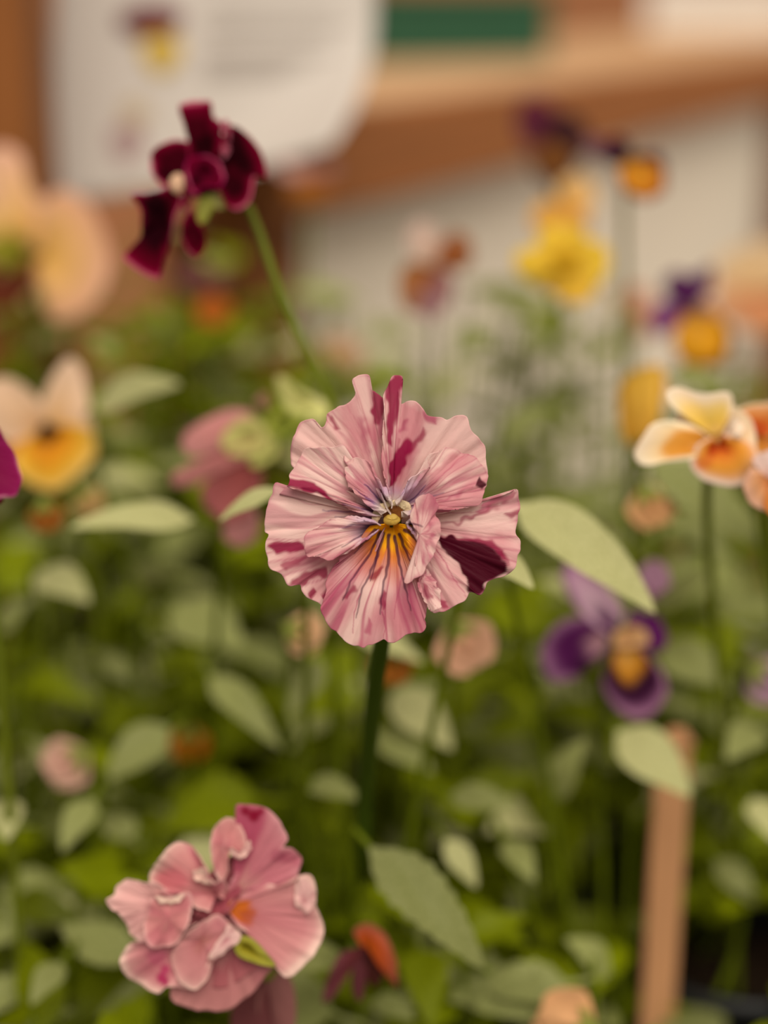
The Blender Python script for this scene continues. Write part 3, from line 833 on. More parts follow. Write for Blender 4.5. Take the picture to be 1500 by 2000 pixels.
petal(pk, [(686, 705), (760, 704), (825, 760), (880, 838), (780, 822), (700, 785)], (740, 760), U_, C_, shades([(0, (156, 140, 20)), (1, (160, 156, 60))]), z=46, closed=True, name='sepal', nu=40, nv=16)
stem_to(pk, (440, 1780, 0.350), (-0.05, 0.40), M_STEM, r=0.0015)

# --- faded petals below the pink flower
D = 0.372
fd = flower('faded_flower', 'faded brownish pink bloom hanging below the dusty pink pansy', 520, 1930, D)
for (ol, sd, c) in (([(500, 1890), (540, 1880), (572, 1920), (578, 1990), (560, 2040), (520, 2040), (500, 1960)], 91, (150, 96, 92)),
                    ([(500, 1900), (470, 1930), (450, 1990), (470, 2050), (530, 2040), (530, 1950)], 92, (122, 66, 66))):
    petal(fd, ol, (515, 1905), D / F, (520, 1930), shades([(0, c), (1, c)], 0.3, (90, 40, 46), 8, sd), closed=False, nu=50, nv=24, ruf=(12, 5, sd), z=4)
petal(fd, [(500, 1885), (520, 1868), (545, 1885), (530, 1912), (508, 1912)], (522, 1892), D / F, (520, 1930), shades([(0, (120, 122, 40)), (1, (120, 122, 40))]), closed=True, nu=24, nv=8, name='sepal', z=9)
stem_to(fd, (520, 1890, D), (-0.03, 0.43))


# --- softer flowers further back, in full-picture pixels
def pansy(label, c, d, petals, stem, name='pansy_flower', throat=None, sep=True, via=(), mat=None):
    e = flower(name, label, c[0], c[1], d)
    u = d / F
    for i, (ol, root, stops, kw) in enumerate(petals):
        kw = dict(kw)
        spots = kw.pop('spots', ())
        st = kw.pop('streak', 0.3)
        sc_ = kw.pop('scol', None)
        sd = int(c[0] * 3 + c[1] + i * 17) % 1000
        args = dict(nu=44, nv=20, ruf=(9, 6, sd), z=5 * i, zr=2 * i, wob=2.5, wobf=12)
        args.update(kw)
        petal(e, ol, root, u, c, shades(stops, st, sc_, 8, sd, spots=spots), **args)
    if throat is not None:
        (tx, ty, r, colr) = throat
        blob(e, 'throat', tx, ty, r, r * 1.1, r * 0.5, 5 * len(petals) + 4, u, c,
             plain_material('throat_pigment', colr, 0.8, 0.1, 0.15, 300), int(tx), n=14)
    if sep:
        for a in (0.4, 1.7, 2.9, 4.2, 5.4):
            r1 = 62 * 0.45 / d * 0.55
            petal(e, [(c[0] + 8 * math.cos(a + 1.2), c[1] + 8 * math.sin(a + 1.2)), (c[0] + r1 * 0.6 * math.cos(a + .25), c[1] + r1 * 0.6 * math.sin(a + .25)),
                      (c[0] + r1 * math.cos(a), c[1] + r1 * math.sin(a)), (c[0] + r1 * 0.6 * math.cos(a - .25), c[1] + r1 * 0.6 * math.sin(a - .25)),
                      (c[0] + 8 * math.cos(a - 1.2), c[1] + 8 * math.sin(a - 1.2))], c, u, c, shades([(0, (120, 136, 40)), (1, (110, 126, 36))]),
                  z=-14, zr=-14, name='sepal', nu=14, nv=6, ruf=(2, 3, 4))
    if stem is not None:
        stem_to(e, (c[0], c[1], d + 0.002), stem, mat, via)
    return e


def st2(a, b, c_=None):
    return [(0, a), (0.55, b), (1, c_ or b)]


PEACH, CREAM, GOLD, YEL, ORG, BRN = (226, 172, 134), (236, 204, 176), (222, 168, 72), (232, 188, 50), (220, 136, 40), (130, 66, 18)
PUR, PURD, LIL = (96, 22, 100), (54, 6, 52), (186, 130, 176)

pansy('large peach and apricot pansy at the left edge below the brown post', (75, 470), 0.58, [
    ([(70, 470), (20, 440), (-20, 400), (-40, 310), (5, 283), (42, 305), (58, 365), (90, 400), (95, 450)], (75, 470), st2(GOLD, (230, 182, 130), (226, 176, 150)), {}),
    ([(60, 500), (50, 440), (0, 400), (-50, 430), (-50, 500), (10, 540)], (75, 480), st2((206, 150, 50), (216, 168, 90), (222, 180, 120)), {'z': 8}),
    ([(70, 480), (80, 420), (100, 385), (140, 375), (185, 415), (212, 480), (218, 525), (196, 585), (150, 622), (105, 630), (80, 580), (70, 530)], (85, 500), st2((214, 164, 70), (222, 172, 110), (224, 170, 142)), {'z': 14, 'ruf': (14, 6, 7)}),
    ([(60, 510), (20, 505), (-30, 540), (-40, 590), (-5, 612), (40, 590), (65, 550)], (55, 520), st2((90, 30, 14), (100, 42, 20)), {'z': 4}),
    ([(70, 480), (20, 460), (-20, 480), (-10, 520), (40, 530)], (60, 490), st2((120, 116, 20), (140, 132, 30)), {'z': 24, 'name': 'sepal'}),
], (-0.16, 0.60))

pansy('cream and yellow pansy with dark eye near the left edge', (98, 840), 0.47, [
    ([(90, 830), (40, 870), (-10, 850), (-40, 800), (-20, 745), (20, 740), (60, 765), (92, 800)], (95, 838), st2((206, 150, 90), (226, 186, 148), (230, 194, 164)), {}),
    ([(95, 830), (78, 790), (95, 750), (120, 712), (138, 698), (162, 722), (176, 790), (184, 860), (140, 870)], (100, 838), st2((220, 166, 90), (230, 190, 150), (234, 200, 172)), {}),
    ([(80, 850), (20, 870), (0, 900), (30, 915), (70, 890)], (90, 845), st2(ORG, (220, 140, 60)), {}),
    ([(85, 835), (45, 870), (28, 910), (62, 948), (110, 960), (158, 930), (192, 888), (182, 842), (135, 825)], (98, 840), [(0, (210, 120, 10)), (0.5, (224, 148, 24)), (0.8, (228, 178, 56)), (1, (232, 196, 120))], {'spots': [(94, 845, 26, (50, 14, 6), 0.95)]}),
], (-0.12, 0.47), throat=(95, 838, 11, (40, 12, 6)))

e = pansy('magenta maroon pansy petals cut by the left edge of the frame', (-60, 905), 0.345, [
    ([(-60, 880), (-50, 840), (-22, 808), (6, 850), (16, 880), (-20, 910)], (-60, 900), st2((110, 2, 44), (120, 4, 56), (140, 20, 80)), {'nu': 60}),
    ([(-60, 890), (-20, 870), (14, 868), (34, 895), (43, 935), (34, 966), (8, 972), (-30, 978), (-60, 940)], (-62, 905), [(0, (110, 2, 44)), (0.9, (136, 6, 74)), (0.97, (150, 20, 90)), (1, (206, 120, 150))], {'nu': 70, 'z': 10}),
    ([(-60, 930), (-20, 960), (10, 978), (-20, 990), (-70, 980)], (-62, 930), st2((86, 0, 26), (96, 4, 36)), {}),
    ([(-60, 890), (-120, 830), (-160, 880), (-150, 950), (-100, 980)], (-60, 905), st2((110, 2, 44), (120, 4, 56)), {}),
], (-0.10, 0.38), mat=M_STEM)

# pink flower seen from behind, with its pale calyx
D = 0.435
e = pansy('small pink pansy seen from behind with pale sepals, left of the striped bloom', (510, 860), D, [
    ([(510, 845), (490, 805), (450, 800), (410, 815), (368, 842), (354, 868), (372, 890), (420, 890), (480, 880)], (515, 855), st2((206, 150, 136), (208, 136, 132), (212, 144, 140)), {}),
    ([(510, 860), (440, 880), (380, 905), (340, 925), (340, 948), (375, 950), (410, 930), (480, 900)], (512, 865), st2((190, 110, 104), (200, 122, 120), (208, 140, 134)), {'z': 12}),
    ([(505, 870), (430, 915), (395, 950), (400, 990), (440, 1020), (480, 1010), (515, 940)], (510, 870), st2((120, 40, 36), (150, 74, 72), (170, 96, 96)), {'z': 4}),
    ([(480, 980), (440, 1020), (436, 1050), (470, 1070), (500, 1050), (505, 1000)], (485, 985), st2((150, 92, 88), (160, 104, 102)), {'z': -4}),
    ([(530, 780), (515, 770), (500, 785), (520, 800)], (520, 785), st2((196, 140, 124), (196, 140, 124)), {'closed': True, 'nu': 24, 'nv': 8}),
], None, sep=False)
u = D / F
for i, (ol, c_) in enumerate((([(540, 850), (500, 818), (460, 825), (432, 862), (450, 890), (500, 890), (530, 875)], (206, 198, 118)),
                              ([(545, 845), (520, 880), (490, 900), (500, 915), (540, 890)], (190, 188, 106)),
                              ([(600, 830), (560, 800), (540, 745), (552, 735), (590, 765), (640, 790), (640, 820)], (214, 210, 130)),
                              ([(600, 820), (545, 800), (520, 820), (530, 850), (570, 850)], (160, 166, 62)),
                              ([(610, 810), (580, 850), (545, 870), (560, 830)], (90, 104, 20)))):
    petal(e, ol, np.mean(ol, 0), u, (510, 860), shades([(0, c_), (1, c_)], 0.2), z=16 + 3 * i, closed=True, name='sepal', nu=30, nv=10, ruf=(5, 4, i + 3))
tube('stem', [P(560, 850, D + 0.002), P(600, 835, D + 0.006), P(640, 870, D + 0.008), P(660, 950, D + 0.01), P(670, 1100, D + 0.02), (0.0, 0.50, 0.06), (0.0, 0.51, -0.008)], [0.0016, 0.0013, 0.0015], M_STEM, e, n=40)

# orange flowers at the right edge
pansy('orange pansy with cream rims near the right edge, beside the yellow bud', (1392, 862), 0.368, [
    ([(1330, 800), (1420, 785), (1475, 830), (1465, 905), (1380, 905), (1318, 872)], (1392, 858), st2((228, 160, 76), (236, 196, 130), (240, 214, 180)), {'closed': True, 'z': -8}),
    ([(1395, 850), (1350, 825), (1312, 800), (1296, 772), (1318, 757), (1370, 768), (1424, 768), (1430, 800), (1410, 840)], (1395, 852), [(0, (236, 190, 110)), (0.35, (240, 198, 84)), (0.62, (242, 206, 120)), (0.8, (246, 220, 180)), (1, (246, 226, 206))], {'nu': 70}),
    ([(1390, 862), (1350, 830), (1305, 822), (1268, 832), (1236, 884), (1248, 908), (1292, 904), (1350, 898)], (1390, 868), [(0, (236, 180, 120)), (0.3, (226, 148, 46)), (0.58, (230, 160, 66)), (0.70, (244, 212, 160)), (1, (248, 228, 200))], {'nu': 70}),
    ([(1385, 855), (1360, 870), (1346, 908), (1372, 938), (1428, 952), (1470, 936), (1482, 890), (1450, 858), (1410, 850)], (1400, 868), [(0, (206, 80, 14)), (0.3, (220, 120, 30)), (0.65, (232, 158, 54)), (0.82, (236, 172, 110)), (0.92, (244, 210, 184)), (1, (246, 222, 202))], {'nu': 70, 'spots': [(1398, 872, 26, (184, 62, 6), 0.9), (1375, 905, 22, (214, 106, 40), 0.7)], 'z': 14}),
    ([(1405, 850), (1430, 815), (1450, 830), (1440, 858)], (1412, 850), st2((236, 200, 170), (240, 216, 190)), {'z': 18}),
], (0.115, 0.44))
pansy('deep orange pansy partly outside the right edge', (1478, 850), 0.376, [
    ([(1470, 850), (1440, 830), (1442, 798), (1478, 788), (1540, 786), (1560, 840), (1500, 860)], (1478, 850), [(0, (210, 90, 24)), (0.5, (218, 120, 44)), (0.85, (230, 160, 96)), (1, (238, 202, 170))], {'spots': [(1470, 832, 20, (204, 84, 32), 0.9), (1490, 835, 18, (204, 84, 32), 0.9)]}),
    ([(1475, 855), (1450, 870), (1455, 900), (1500, 905), (1560, 890), (1540, 855)], (1478, 855), st2((222, 140, 40), (224, 150, 60), (232, 180, 120)), {}),
    ([(1480, 860), (1520, 840), (1570, 860), (1560, 910), (1510, 900)], (1480, 860), st2((222, 130, 44), (226, 150, 70)), {}),
], (0.15, 0.46))
pansy('pale pink and orange pansy just below the deep orange one', (1498, 935), 0.362, [
    ([(1490, 930), (1470, 900), (1485, 885), (1530, 880), (1560, 930)], (1500, 935), st2((226, 170, 150), (234, 202, 190)), {}),
    ([(1492, 930), (1466, 915), (1450, 940), (1458, 975), (1490, 1000), (1530, 990), (1540, 945)], (1500, 935), st2((214, 130, 70), (222, 160, 110), (228, 178, 150)), {'z': 8}),
    ([(1500, 940), (1490, 985), (1510, 1012), (1560, 1000), (1550, 940)], (1502, 940), st2((206, 110, 40), (214, 130, 60)), {}),
], (0.15, 0.42))

# purple flower right of centre
pansy('purple and lilac pansy with golden lip below the long pale leaf', (1195, 1248), 0.435, [
    ([(1300, 1170), (1262, 1170), (1248, 1120), (1275, 1092), (1304, 1110), (1312, 1145)], (1275, 1170), st2((150, 100, 124), (172, 126, 150)), {'z': -6}),
    ([(1190, 1240), (1150, 1212), (1118, 1178), (1098, 1130), (1112, 1094), (1150, 1116), (1196, 1160), (1216, 1192), (1205, 1220)], (1200, 1235), [(0, (120, 60, 110)), (0.28, (80, 12, 74)), (0.55, (206, 168, 184)), (0.8, (190, 146, 168)), (1, (120, 60, 112))], {}),
    ([(1185, 1250), (1160, 1214), (1115, 1205), (1075, 1232), (1056, 1278), (1072, 1328), (1118, 1328), (1156, 1302), (1180, 1270)], (1190, 1252), [(0, (196, 150, 150)), (0.3, (170, 120, 136)), (0.45, (78, 10, 70)), (0.75, (100, 34, 92)), (1, (166, 114, 150))], {'z': 6, 'spots': [(1120, 1265, 36, (80, 8, 76), 0.8), (1138, 1300, 24, (52, 6, 44), 0.8)]}),
    ([(1215, 1230), (1232, 1196), (1280, 1202), (1302, 1236), (1294, 1268), (1266, 1276), (1235, 1255)], (1210, 1245), st2((110, 40, 90), (80, 8, 80), (100, 20, 96)), {'z': 4}),
    ([(1195, 1255), (1182, 1300), (1176, 1340), (1196, 1376), (1230, 1402), (1266, 1398), (1300, 1356), (1296, 1320), (1268, 1285), (1236, 1245)], (1212, 1245), [(0, (226, 176, 110)), (0.38, (206, 140, 30)), (0.48, (180, 110, 20)), (0.56, (46, 4, 34)), (0.8, (60, 8, 50)), (0.9, (140, 86, 124)), (1, (170, 120, 150))], {'z': 16, 'ruf': (6, 5, 9)}),
    ([(1198, 1260), (1196, 1236), (1222, 1220), (1252, 1226), (1264, 1250), (1240, 1262)], (1225, 1245), st2((226, 178, 120), (220, 170, 116)), {'z': 26, 'closed': True}),
], (0.08, 0.50))

pansy('purple pansy with bright golden lip under the big peach bloom at right', (1340, 610), 0.57, [
    ([(1335, 605), (1305, 580), (1296, 545), (1320, 528), (1352, 535), (1388, 518), (1392, 555), (1365, 595)], (1340, 605), st2((70, 10, 66), (76, 14, 74), (90, 30, 86)), {}),
    ([(1335, 610), (1305, 588), (1280, 600), (1270, 635), (1284, 660), (1312, 640)], (1338, 612), st2((110, 50, 100), (104, 26, 104)), {}),
    ([(1345, 605), (1380, 590), (1400, 610), (1380, 625)], (1345, 608), st2((150, 110, 100), (140, 90, 80)), {}),
    ([(1335, 615), (1312, 650), (1318, 695), (1360, 722), (1410, 708), (1428, 660), (1405, 622), (1360, 606)], (1350, 620), [(0, (190, 130, 60)), (0.45, (226, 160, 24)), (0.8, (224, 154, 20)), (0.92, (150, 84, 10)), (1, (110, 60, 20))], {'z': 14}),
], (0.13, 0.62))

pansy('bright yellow pansy against the white panel', (1100, 518), 0.53, [
    ([(1030, 500), (1070, 462), (1130, 462), (1172, 500), (1168, 550), (1120, 575), (1050, 560)], (1100, 518), st2((214, 168, 36), (224, 180, 46), (226, 184, 52)), {'closed': True, 'z': -6}),
    ([(1090, 515), (1060, 495), (1050, 462), (1085, 440), (1130, 446), (1150, 478), (1120, 512)], (1100, 518), st2((222, 178, 40), YEL, (236, 200, 66)), {}),
    ([(1095, 522), (1040, 550), (1006, 530), (1006, 496), (1050, 485), (1090, 505)], (1100, 520), st2((222, 178, 40), YEL, (236, 200, 66)), {}),
    ([(1105, 520), (1130, 475), (1180, 480), (1190, 520), (1165, 556), (1130, 548)], (1100, 520), st2((222, 178, 40), YEL, (236, 200, 66)), {}),
    ([(1090, 525), (1075, 560), (1092, 584), (1130, 596), (1162, 574), (1155, 540), (1115, 518)], (1100, 520), st2((214, 160, 30), (230, 182, 50), (232, 184, 66)), {'z': 14}),
], (0.06, 0.56), throat=(1098, 524, 15, (176, 130, 0)))

pansy('pale orange pansy just above the bright yellow one', (1105, 400), 0.60, [
    ([(1100, 400), (1090, 360), (1130, 342), (1160, 360), (1165, 400), (1130, 420)], (1105, 402), st2((224, 160, 60), (228, 178, 100), (226, 190, 140)), {}),
    ([(1100, 400), (1060, 395), (1036, 425), (1050, 455), (1100, 440)], (1105, 402), st2((222, 150, 40), (224, 166, 70)), {}),
    ([(1100, 405), (1080, 450), (1120, 470), (1150, 440), (1140, 410)], (1105, 402), st2((222, 150, 40), (226, 168, 80)), {}),
], (0.07, 0.62))
pansy('dark purple pansy with brown lip, highest at right before the shelf edge', (1080, 275), 0.68, [
    ([(1085, 285), (1030, 285), (1006, 240), (1020, 196), (1066, 194), (1104, 240)], (1082, 278), st2((60, 10, 24), (86, 20, 42), (100, 34, 56)), {}),
    ([(1075, 285), (1070, 240), (1110, 222), (1152, 258), (1146, 306), (1105, 312)], (1082, 278), st2((40, 6, 20), (50, 12, 28)), {}),
    ([(1070, 275), (1032, 300), (1044, 342), (1078, 374), (1112, 352), (1130, 305), (1098, 275)], (1082, 278), st2((120, 70, 10), (116, 66, 10), (64, 30, 16)), {'z': 10}),
], (0.08, 0.66))
pansy('dark purple pansy with bright orange lip against the white panel', (1222, 312), 0.52, [
    ([(1220, 310), (1190, 318), (1152, 300), (1142, 270), (1180, 268), (1215, 285)], (1224, 312), st2((60, 20, 40), (90, 44, 56), (120, 80, 84)), {}),
    ([(1220, 312), (1190, 322), (1180, 290), (1205, 265), (1232, 280)], (1224, 312), st2((48, 6, 30), (56, 10, 36)), {}),
    ([(1225, 310), (1260, 300), (1290, 305), (1298, 340), (1270, 340)], (1226, 312), st2((110, 60, 40), (86, 40, 40)), {}),
    ([(1222, 312), (1205, 345), (1222, 378), (1262, 392), (1296, 376), (1296, 335), (1262, 314)], (1228, 318), [(0, (216, 140, 30)), (0.7, (222, 146, 30)), (0.85, (190, 100, 20)), (1, (110, 50, 20))], {'z': 10}),
], (0.10, 0.58))

pansy('rust brown and mauve pansy with a pale top, standing left of the yellow one', (848, 525), 0.545, [
    ([(845, 515), (806, 500), (790, 465), (812, 432), (846, 436), (866, 470), (858, 510)], (848, 522), st2((196, 156, 126), (210, 176, 156), (206, 180, 166)), {}),
    ([(850, 520), (862, 478), (888, 452), (916, 468), (924, 508), (900, 530)], (850, 522), st2((150, 76, 20), (150, 78, 22), (160, 110, 80)), {}),
    ([(840, 520), (800, 512), (778, 545), (784, 595), (815, 612), (845, 570)], (848, 524), st2((160, 90, 20), (164, 96, 34), (160, 110, 80)), {'z': 6}),
    ([(850, 525), (880, 535), (884, 570), (862, 612), (834, 628), (814, 596), (830, 550)], (850, 526), st2((150, 84, 40), (140, 92, 92), (166, 124, 126)), {'z': 12}),
], (0.02, 0.60))

pansy('big pale peach bloom at the right edge above the golden lip', (1470, 570), 0.72, [
    ([(1460, 570), (1410, 560), (1395, 520), (1430, 488), (1500, 470), (1560, 490), (1540, 560)], (1475, 572), st2((222, 176, 120), (224, 188, 140), (222, 192, 154)), {}),
    ([(1460, 575), (1405, 555), (1390, 590), (1410, 630), (1460, 632), (1500, 600)], (1475, 572), st2((216, 146, 100), (220, 158, 112), (222, 172, 130)), {'z': 6}),
    ([(1470, 575), (1440, 630), (1480, 655), (1550, 640), (1570, 580)], (1475, 572), st2((206, 120, 70), (214, 146, 100)), {'z': 10}),
], (0.20, 0.70))

pansy('folded golden yellow bloom hanging left of the orange pansies', (1252, 745), 0.47, [
    ([(1245, 730), (1222, 735), (1208, 780), (1214, 840), (1228, 872), (1252, 850), (1262, 780)], (1250, 720), st2((220, 172, 60), (216, 166, 60), (190, 130, 30)), {}),
    ([(1248, 725), (1290, 715), (1300, 760), (1286, 820), (1258, 858), (1244, 790)], (1250, 716), st2((224, 178, 66), (222, 174, 66), (206, 150, 50)), {'z': 8}),
], (0.09, 0.52))

pansy('pink and rust pansy in front of the lower edge of the sign', (606, 345), 0.70, [
    ([(605, 345), (560, 345), (540, 325), (580, 312), (615, 325)], (606, 346), st2((206, 150, 144), (206, 160, 152)), {}),
    ([(605, 345), (620, 318), (655, 322), (650, 348)], (606, 346), st2((206, 140, 136), (206, 150, 146)), {}),
    ([(600, 345), (560, 360), (575, 390), (625, 392), (655, 365), (630, 345)], (606, 346), st2((176, 104, 30), (170, 100, 34)), {'z': 8}),
], (-0.04, 0.70))
pansy('rust orange pansy with dusky top below the hanging maroon flower', (405, 575), 0.60, [
    ([(400, 572), (350, 560), (345, 520), (390, 510), (420, 545)], (405, 575), st2((96, 50, 44), (104, 60, 56)), {}),
    ([(405, 572), (415, 530), (445, 530), (450, 565)], (405, 575), st2((96, 50, 44), (110, 64, 56)), {}),
    ([(400, 575), (380, 605), (400, 635), (440, 632), (455, 600), (425, 575)], (405, 576), st2((176, 92, 12), (166, 84, 14)), {'z': 8}),
], (-0.07, 0.60))
pansy('withered maroon and orange pansy drooping right of the dusty pink one', (715, 1845), 0.385, [
    ([(700, 1850), (668, 1862), (640, 1910), (628, 1960), (650, 1945), (672, 1905), (705, 1885)], (715, 1848), st2((110, 44, 36), (104, 44, 50), (112, 60, 66)), {}),
    ([(710, 1850), (690, 1890), (686, 1930), (704, 1955), (718, 1900)], (715, 1848), st2((80, 30, 30), (100, 48, 54)), {}),
    ([(715, 1850), (712, 1905), (735, 1925), (752, 1890), (740, 1860)], (718, 1850), st2((46, 12, 10), (60, 20, 14)), {'z': 4}),
    ([(705, 1845), (690, 1815), (720, 1800), (752, 1822), (772, 1870), (776, 1925), (755, 1905), (735, 1865)], (715, 1845), st2((190, 90, 14), (180, 74, 26), (150, 80, 60)), {'z': 12}),
], (0.01, 0.42), name='withered_flower')


# ------------------------------------------------------------------ buds and half-open blooms
def bud(label, px, py, d, L, ang, c1, c2, base, wide=0.42, group=None):
    e = flower('flower_bud', label, px, py, d, 'bud', group)
    u = d / F
    a = math.radians(ang)
    dx, dy = math.cos(a), -math.sin(a)
    nx_, ny_ = -dy, dx
    for k_, (off, zz) in enumerate(((-0.22, 0), (0.22, 2), (0.0, 7))):
        cx, cy = px + nx_ * off * L, py + ny_ * off * L
        ol = [(px - dx * L * 0.45, py - dy * L * 0.45), (cx + nx_ * L * wide * 0.8 - dx * L * 0.1, cy + ny_ * L * wide * 0.8 - dy * L * 0.1), (cx + nx_ * L * wide * 0.6 + dx * L * 0.35, cy + ny_ * L * wide * 0.6 + dy * L * 0.35),
              (cx + dx * L * 0.55, cy + dy * L * 0.55), (cx - nx_ * L * wide * 0.6 + dx * L * 0.35, cy - ny_ * L * wide * 0.6 + dy * L * 0.35), (cx - nx_ * L * wide * 0.8 - dx * L * 0.1, cy - ny_ * L * wide * 0.8 - dy * L * 0.1)]
        petal(e, ol, (px, py), u, (px, py), shades([(0, c1), (0.6, c1), (1, c2)], 0.3, None, 6, int(px) + k_), z=zz, zr=zz + 10, closed=True, nu=36, nv=12, ruf=(L * 0.06, 4, int(px) + k_))
    for off in (-0.25, 0.0, 0.25):
        bx, by = px - dx * L * 0.5, py - dy * L * 0.5
        tx, ty = px + nx_ * off * L * 1.3 - dx * L * 0.02, py + ny_ * off * L * 1.3 - dy * L * 0.02
        petal(e, [(bx, by), ((bx + tx) / 2 + nx_ * L * 0.1, (by + ty) / 2 + ny_ * L * 0.1), (tx, ty), ((bx + tx) / 2 - nx_ * L * 0.1, (by + ty) / 2 - ny_ * L * 0.1)], ((bx + tx) / 2, (by + ty) / 2), u, (px, py),
              shades([(0, (140, 150, 60)), (1, (150, 156, 74))]), z=14, zr=15, closed=True, nu=20, nv=6, name='sepal', ruf=(2, 3, 5))
    stem_to(e, (px - dx * L * 0.45, py - dy * L * 0.45, d), base)
    return e


bud('peach bud under the left side of the striped pink pansy', 590, 1236, 0.42, 78, -20, (218, 166, 118), (222, 180, 140), (-0.03, 0.46))
bud('peach pink bud under the right side of the striped pink pansy', 905, 1255, 0.42, 110, -60, (216, 160, 126), (220, 172, 140), (0.03, 0.46))
bud('orange brown bud just below the striped pink pansy', 765, 1296, 0.43, 76, -95, (178, 106, 30), (170, 100, 40), (0.0, 0.47))
bud('pale pink bud in the leaves low at the left', 136, 1488, 0.45, 92, 215, (206, 154, 136), (220, 178, 156), (-0.10, 0.44))
bud('orange bud deep in the leaves left of the main stem', 370, 1448, 0.48, 70, -90, (180, 104, 10), (170, 96, 14), (-0.06, 0.50))
bud('peach half-open bloom cut by the bottom edge', 1112, 1996, 0.40, 120, 160, (222, 168, 118), (220, 166, 116), (0.06, 0.40))
bud('peach bud hanging under the orange pansies', 1270, 985, 0.43, 86, -70, (206, 150, 100), (214, 164, 112), (0.09, 0.50))
bud('lilac bud cut by the right edge beside the purple pansy', 1496, 1325, 0.45, 90, -40, (170, 130, 150), (180, 144, 160), (0.13, 0.52))
bud('salmon pink bud above the leaves below the yellow pansy', 1235, 610, 0.66, 90, 30, (196, 140, 116), (200, 150, 124), (0.11, 0.68))
bud('tan bud behind the maroon flower stem', 664, 700, 0.66, 80, 60, (196, 150, 112), (200, 158, 122), (0.0, 0.68))
bud('rust bud under the cream and yellow pansy', 90, 1005, 0.44, 64, -80, (150, 84, 20), (150, 90, 30), (-0.10, 0.47))
bud('pale tan bud right of the cream and yellow pansy', 170, 975, 0.47, 56, -60, (190, 150, 90), (196, 160, 104), (-0.09, 0.48))

# ------------------------------------------------------------------ wooden stake and pots at the lower right
sk = empty('wooden_stake', P(1312, 1760, 0.455))
tag(sk, 'narrow pinkish wooden plant stake standing at the lower right', 'stake')
top = P(1322, 1450, 0.455)
bot = Vector((top.x - 0.001, top.y + 0.004, -0.03))
hgt = (top - bot).length
sb = box('blade', (0.0102, 0.0030, hgt), M_STAKE, sk, (0, 0, 0), bevel=0.0007)
sb.location = (top + bot) / 2 - sk.location
tipv = [(-0.0051, -0.0015, 0), (0.0051, -0.0015, 0), (0.0051, 0.0015, 0), (-0.0051, 0.0015, 0), (-0.002, -0.0015, 0.004), (0.002, -0.0015, 0.004), (0.002, 0.0015, 0.004), (-0.002, 0.0015, 0.004)]
tp = mesh_obj('tip', tipv, [(0, 1, 5, 4), (1, 2, 6, 5), (2, 3, 7, 6), (3, 0, 4, 7), (4, 5, 6, 7)], M_STAKE, sk, smooth=False)
tp.location = top - sk.location


def lathe(name, prof, mat, parent, n=48):
    V, Fc = [], []
    for (r, z) in prof:
        for i in range(n):
            a = 2 * math.pi * i / n
            V.append((r * math.cos(a), r * math.sin(a), z))
    for j in range(len(prof) - 1):
        for i in range(n):
            i2 = (i + 1) % n
            Fc.append((j * n + i, j * n + i2, (j + 1) * n + i2, (j + 1) * n + i))
    return mesh_obj(name, V, Fc, mat, parent)


def pot(x, y, r, h, label):
    e = empty('plant_pot', (x, y, -0.004))
    tag(e, label, 'pot', 'black nursery pots')
    lathe('wall', [(0.001, 0), (r * 0.78, 0), (r * 0.97, h - 0.010), (r * 0.94, h - 0.010), (r * 0.75, 0.004), (0.001, 0.004)], M_POT, e)
    lathe('rim', [(r * 0.93, h - 0.011), (r, h - 0.011), (r * 1.02, h), (r * 0.95, h), (r * 0.93, h - 0.011)], M_POT, e)
    n = 28
    V = [(0, 0, h - 0.022)]
    Fc = []
    for j in range(1, 7):
        for i in range(n):
            a = 2 * math.pi * i / n
            rr = r * 0.915 * j / 6
            V.append((rr * math.cos(a), rr * math.sin(a), h - 0.022 + 0.005 * (float(noise(rr * 400 * math.cos(a) + 50, rr * 400 * math.sin(a) + 50, 6)) - 0.5)))
    for i in range(n):
        Fc.append((0, 1 + i, 1 + (i + 1) % n))
    for j in range(5):
        for i in range(n):
            i2 = (i + 1) % n
            Fc.append((1 + j * n + i, 1 + (j + 1) * n + i, 1 + (j + 1) * n + i2, 1 + j * n + i2))
    mesh_obj('compost', V, Fc, M_SOIL, e)
    return e


pot(0.1165, 0.452, 0.042, 0.046, 'black plastic nursery pot in the lower right corner beside the stake')
pot(0.072, 0.535, 0.042, 0.046, 'black plastic nursery pot half hidden by leaves left of the stake')

